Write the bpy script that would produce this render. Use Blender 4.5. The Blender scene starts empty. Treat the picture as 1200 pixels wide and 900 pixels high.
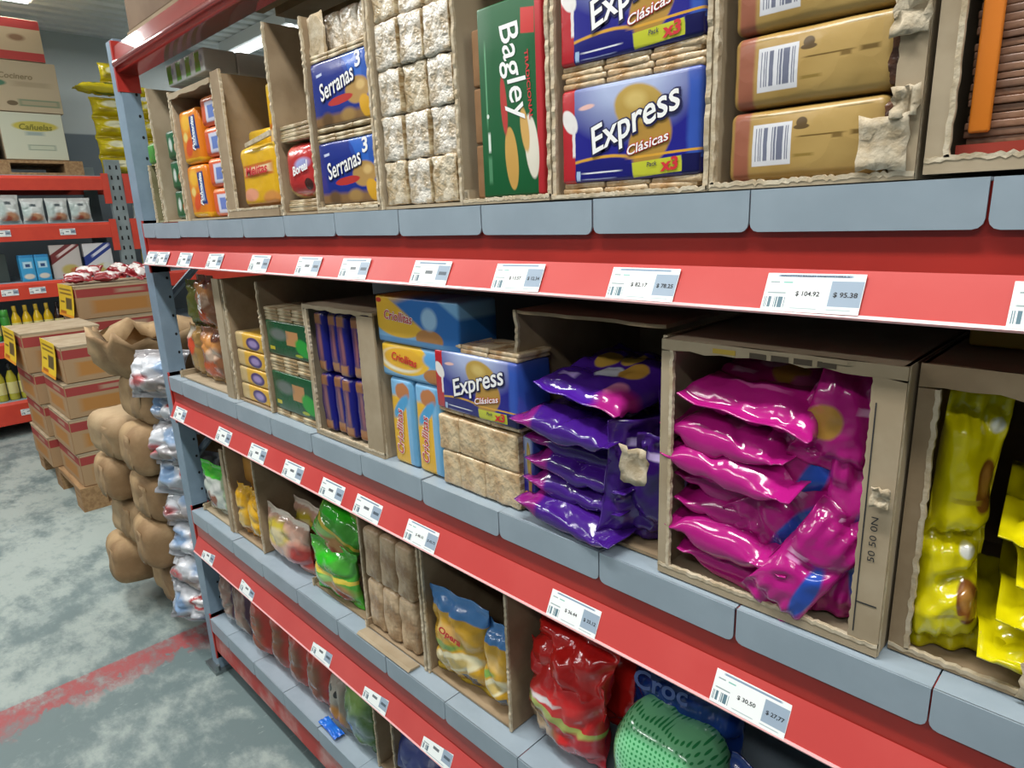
import bpy, bmesh, math, random
from mathutils import Matrix, Vector, noise as mnoise

scene = bpy.context.scene
COL = scene.collection
R = math.radians
random.seed(7)

# ------------------------------------------------------------------ camera
def make_camera():
    a, p, q = R(45.514), R(14.379), R(-2.2237)
    f = Vector((-math.sin(a)*math.cos(p), math.cos(a)*math.cos(p), -math.sin(p)))
    rt = Vector((math.cos(a), math.sin(a), 0)); up = rt.cross(f)
    r2 = rt*math.cos(q)+up*math.sin(q); u2 = -rt*math.sin(q)+up*math.cos(q)
    cd = bpy.data.cameras.new('camera'); cam = bpy.data.objects.new('camera', cd); COL.objects.link(cam)
    m = Matrix((( r2.x, u2.x, -f.x), (r2.y, u2.y, -f.y), (r2.z, u2.z, -f.z))).to_4x4()
    m.translation = (2.0723, -0.6188, 1.45)
    cam.matrix_world = m
    cd.sensor_fit = 'HORIZONTAL'; cd.sensor_width = 36; cd.lens = 36*772.6/1200
    cd.clip_start = .02; cd.clip_end = 60
    scene.camera = cam
make_camera()

# ------------------------------------------------------------------ world, lamps, exposure
w = bpy.data.worlds.new('world'); scene.world = w; w.use_nodes = True
w.node_tree.nodes['Background'].inputs[0].default_value = (.85, .93, 1, 1)
w.node_tree.nodes['Background'].inputs[1].default_value = .25
vs = scene.view_settings
vs.view_transform = 'Standard'; vs.look = 'None'; vs.gamma = 1; vs.use_curve_mapping = False
vs.exposure = -0.05
LAMPS = [  # x, y, length along X, length along Y, watts
    (1.5, -.62, 1.3, .16, 40), (-.9, -.62, 1.3, .16, 40), (-3.0, -1.0, 1.3, .16, 34),
    (3.9, -.62, 1.3, .16, 34), (-3.95, .30, .16, .75, 18),
    (-1.2, 2.6, 1.3, .16, 34), (-4.1, 2.45, 1.3, .16, 30), (1.8, 2.6, 1.3, .16, 34),
    (2.6, -2.1, 1.3, .16, 20), (.2, -2.1, 1.3, .16, 20), (-2.2, -2.3, 1.3, .16, 24)]  # this row: unseen lamps added as frontal fill for the lower shelves
CEIL = 3.15
for i, (x, y, lx, ly, e) in enumerate(LAMPS):
    ld = bpy.data.lights.new('tube_light', 'AREA'); ld.shape = 'RECTANGLE'; ld.size = lx; ld.size_y = ly
    ld.energy = e; ld.color = (1, .985, .955)
    lo = bpy.data.objects.new('tube_light', ld); COL.objects.link(lo); lo.location = (x, y, CEIL-.125)

# ------------------------------------------------------------------ helpers
def lin(c):
    if isinstance(c, str):
        c = [int(c[i:i+2], 16) for i in (0, 2, 4)]
    return tuple(((v/255)/12.92 if v/255 <= .04045 else ((v/255+.055)/1.055)**2.4) for v in c)+(1,)

MATS = {}
def base_mat(name, rough, metallic=0, spec=.5, coat=0):
    m = bpy.data.materials.new(name); m.use_nodes = True
    nt = m.node_tree; b = nt.nodes['Principled BSDF']
    b.inputs['Roughness'].default_value = rough; b.inputs['Metallic'].default_value = metallic
    b.inputs['Specular IOR Level'].default_value = spec
    b.inputs['Coat Weight'].default_value = coat; b.inputs['Coat Roughness'].default_value = .12
    MATS[name] = m
    return m, nt, b
def noise_node(nt, scale, detail=4, coord='Object', rough=.55, stretch=None):
    tc = nt.nodes.new('ShaderNodeTexCoord'); n = nt.nodes.new('ShaderNodeTexNoise')
    n.inputs['Scale'].default_value = scale; n.inputs['Detail'].default_value = detail; n.inputs['Roughness'].default_value = rough
    if stretch:
        mp = nt.nodes.new('ShaderNodeMapping'); mp.inputs['Scale'].default_value = stretch
        nt.links.new(tc.outputs[coord], mp.inputs[0]); nt.links.new(mp.outputs[0], n.inputs['Vector'])
    else:
        nt.links.new(tc.outputs[coord], n.inputs['Vector'])
    return n
def add_bump(nt, b, scale, strength, dist=.004, stretch=None, coord='Object', detail=3):
    n = noise_node(nt, scale, detail, coord, stretch=stretch)
    bp = nt.nodes.new('ShaderNodeBump'); bp.inputs['Strength'].default_value = strength; bp.inputs['Distance'].default_value = dist
    nt.links.new(n.outputs[0], bp.inputs['Height']); nt.links.new(bp.outputs[0], b.inputs['Normal'])
def mixc(nt, fac, a, bcol):
    mx = nt.nodes.new('ShaderNodeMix'); mx.data_type = 'RGBA'
    for s, v in ((0, fac), (6, a), (7, bcol)):
        if hasattr(v, 'is_linked'): nt.links.new(v, mx.inputs[s])
        else: mx.inputs[s].default_value = v
    return mx.outputs[2]
def ramp(nt, src, lo, hi):
    mr = nt.nodes.new('ShaderNodeMapRange'); mr.interpolation_type = 'SMOOTHSTEP'
    mr.inputs[1].default_value = lo; mr.inputs[2].default_value = hi
    nt.links.new(src, mr.inputs[0]); return mr.outputs[0]
def mat(name, col, rough=.5, var=None, vscale=8, bump=0, bscale=80, bdist=.003, metallic=0, coat=0, stretch=None, lo=.35, hi=.65, spec=.5):
    if name in MATS: return MATS[name]
    m, nt, b = base_mat(name, rough, metallic, spec, coat)
    if var:
        n = noise_node(nt, vscale, 5, stretch=stretch)
        nt.links.new(mixc(nt, ramp(nt, n.outputs[0], lo, hi), lin(col), lin(var)), b.inputs['Base Color'])
    else:
        b.inputs['Base Color'].default_value = lin(col)
    if bump: add_bump(nt, b, bscale, bump, bdist, stretch)
    return m
def pm(name, base, shapes, rough=.35, bump=0, bscale=40, bdist=.004, distort=0, var=None, coat=0, spec=.5):
    """printed wrapper: shapes on the front (x, z) of the thing in 0..1 coordinates"""
    if name in MATS: return MATS[name]
    m, nt, b = base_mat(name, rough, 0, spec, coat)
    tc = nt.nodes.new('ShaderNodeTexCoord'); sp = nt.nodes.new('ShaderNodeSeparateXYZ'); cb = nt.nodes.new('ShaderNodeCombineXYZ')
    nt.links.new(tc.outputs['Generated'], sp.inputs[0]); nt.links.new(sp.outputs[0], cb.inputs[0]); nt.links.new(sp.outputs[2], cb.inputs[1])
    vec = cb.outputs[0]
    if distort:
        n = nt.nodes.new('ShaderNodeTexNoise'); n.inputs['Scale'].default_value = 9; n.inputs['Detail'].default_value = 3
        nt.links.new(vec, n.inputs['Vector'])
        s1 = nt.nodes.new('ShaderNodeVectorMath'); s1.operation = 'SUBTRACT'; s1.inputs[1].default_value = (.5, .5, .5); nt.links.new(n.outputs[1], s1.inputs[0])
        s2 = nt.nodes.new('ShaderNodeVectorMath'); s2.operation = 'SCALE'; s2.inputs[3].default_value = distort; nt.links.new(s1.outputs[0], s2.inputs[0])
        s3 = nt.nodes.new('ShaderNodeVectorMath'); s3.operation = 'ADD'; nt.links.new(vec, s3.inputs[0]); nt.links.new(s2.outputs[0], s3.inputs[1])
        s4 = nt.nodes.new('ShaderNodeVectorMath'); s4.operation = 'MULTIPLY'; s4.inputs[1].default_value = (1, 1, 0); nt.links.new(s3.outputs[0], s4.inputs[0])
        vec = s4.outputs[0]
    if var:
        n = noise_node(nt, var[1], 4)
        cur = mixc(nt, ramp(nt, n.outputs[0], .35, .65), lin(base), lin(var[0]))
    else:
        cur = lin(base)
    for s in shapes:
        k = s[0]
        mp = nt.nodes.new('ShaderNodeMapping'); mp.vector_type = 'TEXTURE'
        mp.inputs[1].default_value = (s[1], s[2], 0); mp.inputs[3].default_value = (s[3], s[4], 1)
        nt.links.new(vec, mp.inputs[0])
        if k in 'er': mp.inputs[2].default_value = (0, 0, R(s[5]))
        soft = s[7] if len(s) > 7 else .03
        if k == 'e':
            ln = nt.nodes.new('ShaderNodeVectorMath'); ln.operation = 'LENGTH'; nt.links.new(mp.outputs[0], ln.inputs[0]); d = ln.outputs['Value']
        else:
            ab = nt.nodes.new('ShaderNodeVectorMath'); ab.operation = 'ABSOLUTE'; nt.links.new(mp.outputs[0], ab.inputs[0])
            sx = nt.nodes.new('ShaderNodeSeparateXYZ'); nt.links.new(ab.outputs[0], sx.inputs[0])
            mx = nt.nodes.new('ShaderNodeMath'); mx.operation = 'MAXIMUM'; nt.links.new(sx.outputs[0], mx.inputs[0]); nt.links.new(sx.outputs[1], mx.inputs[1]); d = mx.outputs[0]
        mr = nt.nodes.new('ShaderNodeMapRange'); mr.inputs[1].default_value = 1-soft; mr.inputs[2].default_value = 1+soft
        mr.inputs[3].default_value = 1; mr.inputs[4].default_value = 0; nt.links.new(d, mr.inputs[0])
        fac = mr.outputs[0]
        if k == 'b':                       # barcode: bars across the rectangle
            sv = nt.nodes.new('ShaderNodeSeparateXYZ'); nt.links.new(mp.outputs[0], sv.inputs[0])
            wn = nt.nodes.new('ShaderNodeMath'); wn.operation = 'MULTIPLY'; wn.inputs[1].default_value = s[5]; nt.links.new(sv.outputs[0], wn.inputs[0])
            fl = nt.nodes.new('ShaderNodeMath'); fl.operation = 'FLOOR'; nt.links.new(wn.outputs[0], fl.inputs[0])
            wh = nt.nodes.new('ShaderNodeTexWhiteNoise'); wh.noise_dimensions = '1D'; nt.links.new(fl.outputs[0], wh.inputs['W'])
            gt = nt.nodes.new('ShaderNodeMath'); gt.operation = 'GREATER_THAN'; gt.inputs[1].default_value = .5; nt.links.new(wh.outputs[0], gt.inputs[0])
            ml = nt.nodes.new('ShaderNodeMath'); ml.operation = 'MULTIPLY'; nt.links.new(fac, ml.inputs[0]); nt.links.new(gt.outputs[0], ml.inputs[1]); fac = ml.outputs[0]
        cur = mixc(nt, fac, cur, lin(s[6]))
    if hasattr(cur, 'is_linked'): nt.links.new(cur, b.inputs['Base Color'])
    else: b.inputs['Base Color'].default_value = cur
    if bump and 13 < bscale < 21:          # crinkled plastic film: creases plus soft dents
        n = noise_node(nt, 26, 3)
        tc2 = nt.nodes.new('ShaderNodeTexCoord'); vm = nt.nodes.new('ShaderNodeVectorMath'); vm.operation = 'MULTIPLY_ADD'
        vm.inputs[1].default_value = (.03, .03, .03); nt.links.new(n.outputs[1], vm.inputs[0]); nt.links.new(tc2.outputs['Object'], vm.inputs[2])
        vo = nt.nodes.new('ShaderNodeTexVoronoi'); vo.inputs['Scale'].default_value = 34; nt.links.new(vm.outputs[0], vo.inputs['Vector'])
        b1 = nt.nodes.new('ShaderNodeBump'); b1.inputs['Strength'].default_value = .16; b1.inputs['Distance'].default_value = .006; nt.links.new(vo.outputs['Distance'], b1.inputs['Height'])
        n2 = noise_node(nt, bscale, 3)
        b2 = nt.nodes.new('ShaderNodeBump'); b2.inputs['Strength'].default_value = bump; b2.inputs['Distance'].default_value = bdist
        nt.links.new(n2.outputs[0], b2.inputs['Height']); nt.links.new(b1.outputs[0], b2.inputs['Normal']); nt.links.new(b2.outputs[0], b.inputs['Normal'])
    elif bump: add_bump(nt, b, bscale, bump, bdist)
    return m

class MB:
    """collects polygons, then links them as one mesh object"""
    def __init__(s): s.v = []; s.f = []
    def add(s, v, f):
        o = len(s.v); s.v += [tuple(p) for p in v]; s.f += [tuple(i+o for i in q) for q in f]; return s
    def box(s, x0, x1, y0, y1, z0, z1):
        return s.add([(x, y, z) for x in (x0, x1) for y in (y0, y1) for z in (z0, z1)],
                     [(0,1,3,2),(4,6,7,5),(0,4,5,1),(2,3,7,6),(0,2,6,4),(1,5,7,3)])
    def prism(s, poly, axis, a, b):
        """polygon in the two other axes (kept in x,y,z order) extruded from a to b"""
        n = len(poly)
        def p(q, t):
            return {'x': (t, q[0], q[1]), 'y': (q[0], t, q[1]), 'z': (q[0], q[1], t)}[axis]
        v = [p(q, a) for q in poly]+[p(q, b) for q in poly]
        return s.add(v, [tuple(range(n))[::-1], tuple(range(n, 2*n))]+[(i, (i+1) % n, n+(i+1) % n, n+i) for i in range(n)])
    def tube(s, pts, r, n=8, cap=True):
        pts = [Vector(p) for p in pts]; rings = []; v = []
        for i, p in enumerate(pts):
            t = (pts[min(i+1, len(pts)-1)]-pts[max(i-1, 0)]).normalized()
            u = t.cross(Vector((0, 0, 1)) if abs(t.z) < .9 else Vector((1, 0, 0))).normalized(); ww = t.cross(u)
            for k in range(n):
                an = 2*math.pi*k/n; v.append(p+u*math.cos(an)*r+ww*math.sin(an)*r)
        f = [(i*n+k, i*n+(k+1) % n, (i+1)*n+(k+1) % n, (i+1)*n+k) for i in range(len(pts)-1) for k in range(n)]
        if cap: f += [tuple(range(n))[::-1], tuple(range((len(pts)-1)*n, len(pts)*n))]
        return s.add(v, f)
    def lathe(s, prof, n=14):
        v = [(r*math.cos(2*math.pi*k/n), r*math.sin(2*math.pi*k/n), z) for r, z in prof for k in range(n)]
        m = len(prof)
        f = [(i*n+k, i*n+(k+1) % n, (i+1)*n+(k+1) % n, (i+1)*n+k) for i in range(m-1) for k in range(n)]
        return s.add(v, f+[tuple(range(n))[::-1], tuple(range((m-1)*n, m*n))])
    def mesh(s, name, smooth=False):
        me = bpy.data.meshes.new(name); me.from_pydata(s.v, [], s.f)
        bm = bmesh.new(); bm.from_mesh(me); bmesh.ops.recalc_face_normals(bm, faces=bm.faces); bm.to_mesh(me); bm.free()
        if smooth: me.polygons.foreach_set('use_smooth', [True]*len(me.polygons))
        me.update(); return me
    def build(s, name, m, parent=None, smooth=False, loc=None, rot=None):
        return obj(name, s.mesh(name, smooth), m, parent, loc, rot)

def obj(name, me, m, parent=None, loc=None, rot=None):
    o = bpy.data.objects.new(name, me); COL.objects.link(o)
    if m is not None and me is not None and not me.materials: me.materials.append(m)
    if parent: o.parent = parent
    if loc: o.location = loc
    if rot: o.rotation_euler = rot
    return o
def tag(o, label=None, cat=None, group=None, kind=None):
    if label: o['label'] = label
    if cat: o['category'] = cat
    if group: o['group'] = group
    if kind: o['kind'] = kind
    return o
def empty(name, loc=(0, 0, 0), rot=None):
    o = bpy.data.objects.new(name, None); COL.objects.link(o); o.location = loc; o.empty_display_size = .05
    if rot: o.rotation_euler = rot
    return o
def copy_tree(o, parent=None):
    c = o.copy(); COL.objects.link(c); c.parent = parent
    for ch in [x for x in o.children]: copy_tree(ch, c)
    return c

def rbox(w, d, h, r=.006, n=4, nz=0.0, freq=30, seed=0, puff=0, mb=None):
    """rounded box, x and y centred, z from 0; nz: lumpy relief, puff: bulge of the broad faces"""
    hx, hy, hz = w/2, d/2, h/2
    r = min(r, hx*.99, hy*.99, hz*.99)
    def ts(hh):
        e = 1-r/hh
        return [-1, -(1+e)/2]+[-e+2*e*i/n for i in range(n+1)]+[(1+e)/2, 1]
    TX, TY, TZ = ts(hx), ts(hy), ts(hz)
    mb = mb or MB(); off = Vector((seed*7.3, seed*3.1, seed*1.7))
    def pt(a, b, c):
        p = Vector((a*hx, b*hy, c*hz))
        q = Vector((max(-hx+r, min(hx-r, p.x)), max(-hy+r, min(hy-r, p.y)), max(-hz+r, min(hz-r, p.z))))
        nn = p-q; nn = nn.normalized() if nn.length > 1e-9 else Vector((0, 0, 0))
        p = q+nn*r
        if nz: p += nn*(mnoise.noise(p*freq+off)*nz)
        if puff: p.y += -math.copysign(1, b)*0 + (puff*b*(1-a*a)*(1-c*c))
        p.z += hz; return p
    for ax, U, V in (('x', TY, TZ), ('y', TX, TZ), ('z', TX, TY)):
        for sgn in (-1, 1):
            v = []
            for u in U:
                for t in V:
                    v.append(pt(sgn, u, t) if ax == 'x' else pt(u, sgn, t) if ax == 'y' else pt(u, t, sgn))
            k = len(V)
            mb.add(v, [(i*k+j, i*k+j+1, (i+1)*k+j+1, (i+1)*k+j) for i in range(len(U)-1) for j in range(k-1)])
    return mb
def weld(mb, name, smooth=True, dist=1e-5):
    me = bpy.data.meshes.new(name); me.from_pydata(mb.v, [], mb.f)
    bm = bmesh.new(); bm.from_mesh(me); bmesh.ops.remove_doubles(bm, verts=bm.verts, dist=dist)
    bmesh.ops.recalc_face_normals(bm, faces=bm.faces); bm.to_mesh(me); bm.free()
    if smooth: me.polygons.foreach_set('use_smooth', [True]*len(me.polygons))
    return me
def pack(name, m, x, y, z, w, d, h, r=.006, nz=.0, seed=0, rot=None, puff=0, parent=None, n=4, freq=30):
    """wrapped pack: x centre, y of its front, z of its base"""
    me = weld(rbox(w, d, h, r, n, nz, freq, seed, puff), name)
    return obj(name, me, m, parent, (x, y+d/2, z), rot)
def bag_mesh(w, h, t, seed=0, crimp=.014, wr=.003, bend=0, droop=0, nu=24, nv=36, bottom=.5, pinch=.08, gus=.55):
    """pillow bag in the xz plane facing -y, z from 0, flat crimped seams at both ends"""
    rnd = random.Random(seed); off = Vector((seed*5.1, seed*2.3, seed*9.7)); ph = rnd.random()*9
    v = []; rows = nv+1
    us = [-math.cos(math.pi*i/nu) for i in range(nu+1)]
    for j in range(rows):
        z = h*j/nv
        s = (z-crimp)/(h-2*crimp)
        if s <= 0 or s >= 1: b = 0
        else: b = (1-abs(2*s-1)**3.2)**.55*(1+bottom*(.5-s)*.5)
        e = min(1, max(0, 1-b))
        ring = []
        for side in (-1, 1):
            seq = us if side == -1 else us[::-1][1:-1]
            for u in seq:
                a = max(0, 1-abs(u)**2.6)**gus
                th = t/2*a*b+.0009
                x = u*w/2*(1-pinch*b)
                wk = wr*(mnoise.noise(Vector((x*28, z*28, side*3))+off)+.6*mnoise.noise(Vector((x*70, z*60, side*5))+off))*min(1, 4*b*a+.15)
                cr = abs(mnoise.noise(Vector((x*16+z*9, z*14-x*7, side*2+1))+off)); wk += side*wr*1.5*(.22-min(.22, cr))/.22*min(1, 4*b*a)*-1
                wk += wr*.9*math.sin(u*13+ph+side)*e*min(1, b*3)
                if b == 0: wk = wr*.6*math.sin(u*7+ph)
                y = side*th+wk*(1 if b else 1)
                y += bend*(2*z/h-1)**2+droop*(u*abs(u))
                ring.append((x, y, z))
        v += ring
    k = len(ring)
    f = [(j*k+i, j*k+(i+1) % k, (j+1)*k+(i+1) % k, (j+1)*k+i) for j in range(rows-1) for i in range(k)]
    f += [tuple(range(k))[::-1], tuple(range((rows-1)*k, rows*k))]
    me = bpy.data.meshes.new('bag'); me.from_pydata(v, [], f)
    bm = bmesh.new(); bm.from_mesh(me); bmesh.ops.recalc_face_normals(bm, faces=bm.faces); bm.to_mesh(me); bm.free()
    me.polygons.foreach_set('use_smooth', [True]*len(me.polygons))
    return me
def bag(name, m, loc, w, h, t, rot=(0, 0, 0), seed=0, **k):
    return obj(name, bag_mesh(w, h, t, seed, **k), m, None, loc, tuple(R(a) for a in rot))

TXT = {}
def text_data(s, bold, shear):
    key = (s, bold, shear)
    if key not in TXT:
        cu = bpy.data.curves.new('lettering', 'FONT'); cu.body = s; cu.offset = bold; cu.shear = shear; cu.align_x = 'CENTER'; cu.align_y = 'CENTER'
        cu.resolution_u = 3; cu.fill_mode = 'FRONT'
        o = bpy.data.objects.new('lettering', cu); COL.objects.link(o)
        bpy.context.view_layer.update()
        me = bpy.data.meshes.new_from_object(o.evaluated_get(bpy.context.evaluated_depsgraph_get()))
        TXT[key] = ([tuple(v.co) for v in me.vertices], [tuple(p.vertices) for p in me.polygons])
        bpy.data.objects.remove(o); bpy.data.meshes.remove(me); bpy.data.curves.remove(cu)
    return TXT[key]
def lettering(parent, s, m, cx, cz, width, rot=0, y=0, bold=.01, shear=0, height=None, name='lettering', arch=0):
    """flat lettering on the -y front of its parent, centred at local (cx, cz), width fixed"""
    v, f = text_data(s, bold, shear)
    xs = [p[0] for p in v]; ys = [p[1] for p in v]
    k = width/(max(xs)-min(xs)); ky = height/(max(ys)-min(ys)) if height else k
    mx, my = (max(xs)+min(xs))/2, (max(ys)+min(ys))/2; c, sn = math.cos(R(rot)), math.sin(R(rot))
    out = []
    for p in v:
        a, b = (p[0]-mx)*k, (p[1]-my)*ky
        out.append((cx+a*c-b*sn, y, cz+a*sn+b*c))
    me = bpy.data.meshes.new(name); me.from_pydata(out, [], f)
    return obj(name, me, m, parent)
def jag(rnd, a, b, amp, n):
    """ragged line from a to b: n points (t, offset)"""
    return [(a+(b-a)*i/n, rnd.uniform(-amp, amp)) for i in range(n+1)]

# ------------------------------------------------------------------ shared materials
M_card = mat('cardboard', 'a08b6e', .85, '8f7a5e', 14, .15, 120, .001)
M_card2 = mat('cardboard_pale', 'ac9c82', .85, '9c8b70', 10, .15, 120, .001)
M_torn = mat('cardboard_torn', 'c8bba2', .9, 'b09e80', 60, .5, 150, .003)
M_red = mat('rack_red', 'b8332a', .32, 'a82c24', 5, coat=.3)
M_redw = mat('rack_red_worn', 'b8352e', .5, 'c99a94', 9, lo=.42, hi=.7)
M_strip = mat('strip_red', 'cc504c', .3, 'c64845', 6, coat=.25)
M_lip = mat('strip_lip', 'eeb4b4', .3)
M_blue = mat('rack_post_blue', '8399ab', .45, '788e9f', 12)
M_deck = mat('deck_grey', '9baab5', .4, '92a1ac', 10)
M_hole = mat('hole_black', '0c0f12', .8)
M_white = mat('print_white', 'f2f2f0', .5)
M_ink = mat('print_black', '26282c', .6)
M_navy = mat('print_navy', '12124a', .5)
M_printred = mat('print_red', 'c8242c', .5)
M_steel = mat('foot_steel', '8d9698', .3, metallic=.8)
M_wood = mat('pallet_wood', 'a9875f', .8, '8f6e4a', 6, .3, 40, .002, stretch=(1, 8, 8))

# ------------------------------------------------------------------ the setting
def floor_material():
    m, nt, b = base_mat('worn_painted_concrete', .55)
    tc = nt.nodes.new('ShaderNodeTexCoord'); sp = nt.nodes.new('ShaderNodeSeparateXYZ'); nt.links.new(tc.outputs['Object'], sp.inputs[0])
    def M(op, a, bb):
        n = nt.nodes.new('ShaderNodeMath'); n.operation = op
        for i, v in enumerate((a, bb)):
            if hasattr(v, 'is_linked'): nt.links.new(v, n.inputs[i])
            else: n.inputs[i].default_value = v
        return n.outputs[0]
    big = noise_node(nt, 1.6, 6, rough=.6).outputs[0]
    mid = noise_node(nt, 6, 8, rough=.7, stretch=(1, 1.6, 1)).outputs[0]
    fine = noise_node(nt, 38, 6, rough=.7, stretch=(1.6, .6, 1)).outputs[0]
    # paint is more worn left of the line
    side = ramp(nt, M('MULTIPLY', sp.outputs[0], -1), .2, .5)
    s = M('ADD', M('ADD', M('MULTIPLY', big, .55), M('MULTIPLY', mid, .45)), M('MULTIPLY', side, .10))
    worn = ramp(nt, s, .50, .64)
    c = mixc(nt, worn, lin('687a7b'), lin('a0aca7'))
    c = mixc(nt, M('MULTIPLY', ramp(nt, fine, .60, .70), .55), c, lin('a2aea9'))
    c = mixc(nt, M('MULTIPLY', ramp(nt, mid, .58, .72), M('MULTIPLY', side, .6)), c, lin('61767e'))
    # the red line, rubbed away along its right edge
    x = sp.outputs[0]
    l1 = ramp(nt, x, -.345, -.335)
    l2 = ramp(nt, M('ADD', M('MULTIPLY', x, -1), M('MULTIPLY', M('SUBTRACT', mid, .5), .5)), .18, .22)
    redm = M('MULTIPLY', M('MULTIPLY', l1, l2), M('SUBTRACT', 1, M('MULTIPLY', ramp(nt, mid, .42, .60), .75)))
    c = mixc(nt, redm, c, lin('a04e50'))
    nt.links.new(c, b.inputs['Base Color'])
    rr = nt.nodes.new('ShaderNodeMapRange'); rr.inputs[3].default_value = .42; rr.inputs[4].default_value = .75
    nt.links.new(mid, rr.inputs[0]); nt.links.new(rr.outputs[0], b.inputs['Roughness'])
    add_bump(nt, b, 60, .12, .002)
    return m
XW, XE, YS, YN = -5.2, 6.0, -3.2, 6.5
tag(MB().box(XW, XE, YS, YN, -.1, 0).build('floor', floor_material()), kind='structure')
def ceil_material():
    return mat('ceiling_sheet', 'd9dbd6', .5, 'cacdc8', 2)
prof = []
x = XW
while x < XE:
    prof += [(x, CEIL), (x+.09, CEIL), (x+.105, CEIL+.03), (x+.155, CEIL+.03), (x+.17, CEIL)]
    x += .17
prof += [(x, CEIL+.06), (XW, CEIL+.06)]
tag(MB().prism(prof, 'y', YS, YN).build('ceiling', ceil_material()), kind='structure')
def wall_material():
    m, nt, b = base_mat('wall_two_tone', .7)
    tc = nt.nodes.new('ShaderNodeTexCoord'); sp = nt.nodes.new('ShaderNodeSeparateXYZ'); nt.links.new(tc.outputs['Object'], sp.inputs[0])
    n = noise_node(nt, 1.5, 5)
    c = mixc(nt, ramp(nt, sp.outputs[2], 2.30, 2.32), lin('5a666c'), mixc(nt, n.outputs[0], lin('b0b8b6'), lin('a2acab')))
    nt.links.new(c, b.inputs['Base Color']); return m
M_wall = wall_material()
tag(MB().box(XW-.1, XW, YS, YN, 0, CEIL+.06).build('wall_far', M_wall), kind='structure')
tag(MB().box(XE, XE+.1, YS, YN, 0, CEIL+.06).build('wall_right', M_wall), kind='structure')
tag(MB().box(XW-.1, XE+.1, YS-.1, YS, 0, CEIL+.06).build('wall_aisle', M_wall), kind='structure')
tag(MB().box(XW-.1, XE+.1, YN, YN+.1, 0, CEIL+.06).build('wall_rear', M_wall), kind='structure')

# tube lamp fixtures under the ceiling
def emit_mat():
    m = bpy.data.materials.new('tube_glow'); m.use_nodes = True; nt = m.node_tree; nt.nodes.clear()
    e = nt.nodes.new('ShaderNodeEmission'); e.inputs[0].default_value = (.95, 1, 1, 1); e.inputs[1].default_value = 6
    o = nt.nodes.new('ShaderNodeOutputMaterial'); nt.links.new(e.outputs[0], o.inputs[0]); return m
M_glow = emit_mat()
M_fix = mat('fixture_white', 'e4e6e4', .4)
for i, (x, y, lx, ly, e) in enumerate(LAMPS):
    t = empty('ceiling_lamp', (x, y, CEIL-.1))
    where = ['above the shelf aisle at the right', 'above the shelf aisle near the left post', 'above the open floor by the aisle', 'at the right end of the aisle',
             'bright at the upper left corner', 'over the next aisle near the far rack', 'far over the next aisle', 'over the next aisle behind the big rack',
             'added out of view as front fill, at the right', 'added out of view as front fill, in the middle', 'added out of view as front fill, by the open floor'][i]
    tag(t, 'white fluorescent ceiling lamp '+where, 'ceiling lamp', 'fluorescent ceiling lamps')
    MB().box(-lx/2-.02, lx/2+.02, -ly/2-.03, ly/2+.03, 0, .1).build('housing', M_fix, t)
    for s in (-1, 1):
        if lx > ly: MB().tube([(-lx/2, s*ly*.28, -.008), (lx/2, s*ly*.28, -.008)], .014).build('tube', M_glow, t)
        else: MB().tube([(s*lx*.28, -ly/2, -.008), (s*lx*.28, ly/2, -.008)], .014).build('tube', M_glow, t)

# ------------------------------------------------------------------ the big rack
DEPTH = .62; RACK_L = 2.75
ZT = [1.464, 1.025, .5945, .208]           # deck tops
ZB = [1.4257, .9835, .5536, .162]          # lower edge of the folded deck lip
ZC = [1.392, .947, .505, None]             # crease above the label strip
ZS = [1.352, .9015, .457, .075]            # lower edge of the label strip
rack = tag(empty('storage_rack'), 'long blue and red steel rack full of biscuit packs with grey decks', 'rack')
def post(x0, y0, y1, flip=1):
    mb = MB()
    w = .062; t = .004
    ya, yb = (y0, y1)
    mb.prism([(x0, ya), (x0+w, ya), (x0+w, yb), (x0+w-t, yb), (x0+w-t, ya+t), (x0+t, ya+t), (x0+t, yb), (x0, yb)], 'z', 0, 1.94)
    p = mb.build('post', M_blue, rack)
    hb = MB()
    z = .1
    while z < 1.9:
        yy = ya+(yb-ya)*.8
        hb.prism([(yy+.0035*math.cos(k*math.pi/4), z+.0045*math.sin(k*math.pi/4)) for k in range(8)], 'x', x0+w-.001, x0+w+.0006)
        z += .055
    tag(hb.build('post_holes', M_hole, p), kind='stuff')
    MB().box(x0-.015, x0+w+.015, ya-.02, max(ya, yb)+.02, 0, .012).build('foot_plate', M_steel, p)
    MB().tube([(x0+w+.006, ya-.008, .012), (x0+w+.006, ya-.008, .03)], .008).build('foot_bolt', M_steel, p)
for xx in (-.072, RACK_L+.01):
    post(xx, 0, .046)
    post(xx, DEPTH-.046, DEPTH)
    b = MB()
    for z0, z1 in ((.25, .75), (.75, 1.25), (1.25, 1.75)):
        b.tube([(xx+.03, .045, z0), (xx+.03, DEPTH-.045, z1)], .011, 6)
    b.build('side_brace', M_blue, rack)
def beam(y0, zt, zb, m, conn=True, d=.045):
    s = 1 if y0 < .3 else -1
    b = MB()
    pts = [(y0, zb), (y0, zt), (y0+s*d*.5, zt), (y0+s*d*.5, zt-.022), (y0+s*d, zt-.022), (y0+s*d, zb)]
    b.prism(pts, 'x', -.008, RACK_L+.008)
    o = b.build('beam', m, rack)
    for xa in (-.018, RACK_L+.008):
        MB().box(xa, xa+.008, y0-s*.004, y0+s*.05, zb-.03, zt+.012).build('beam_connector', M_red, o)
    return o
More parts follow.
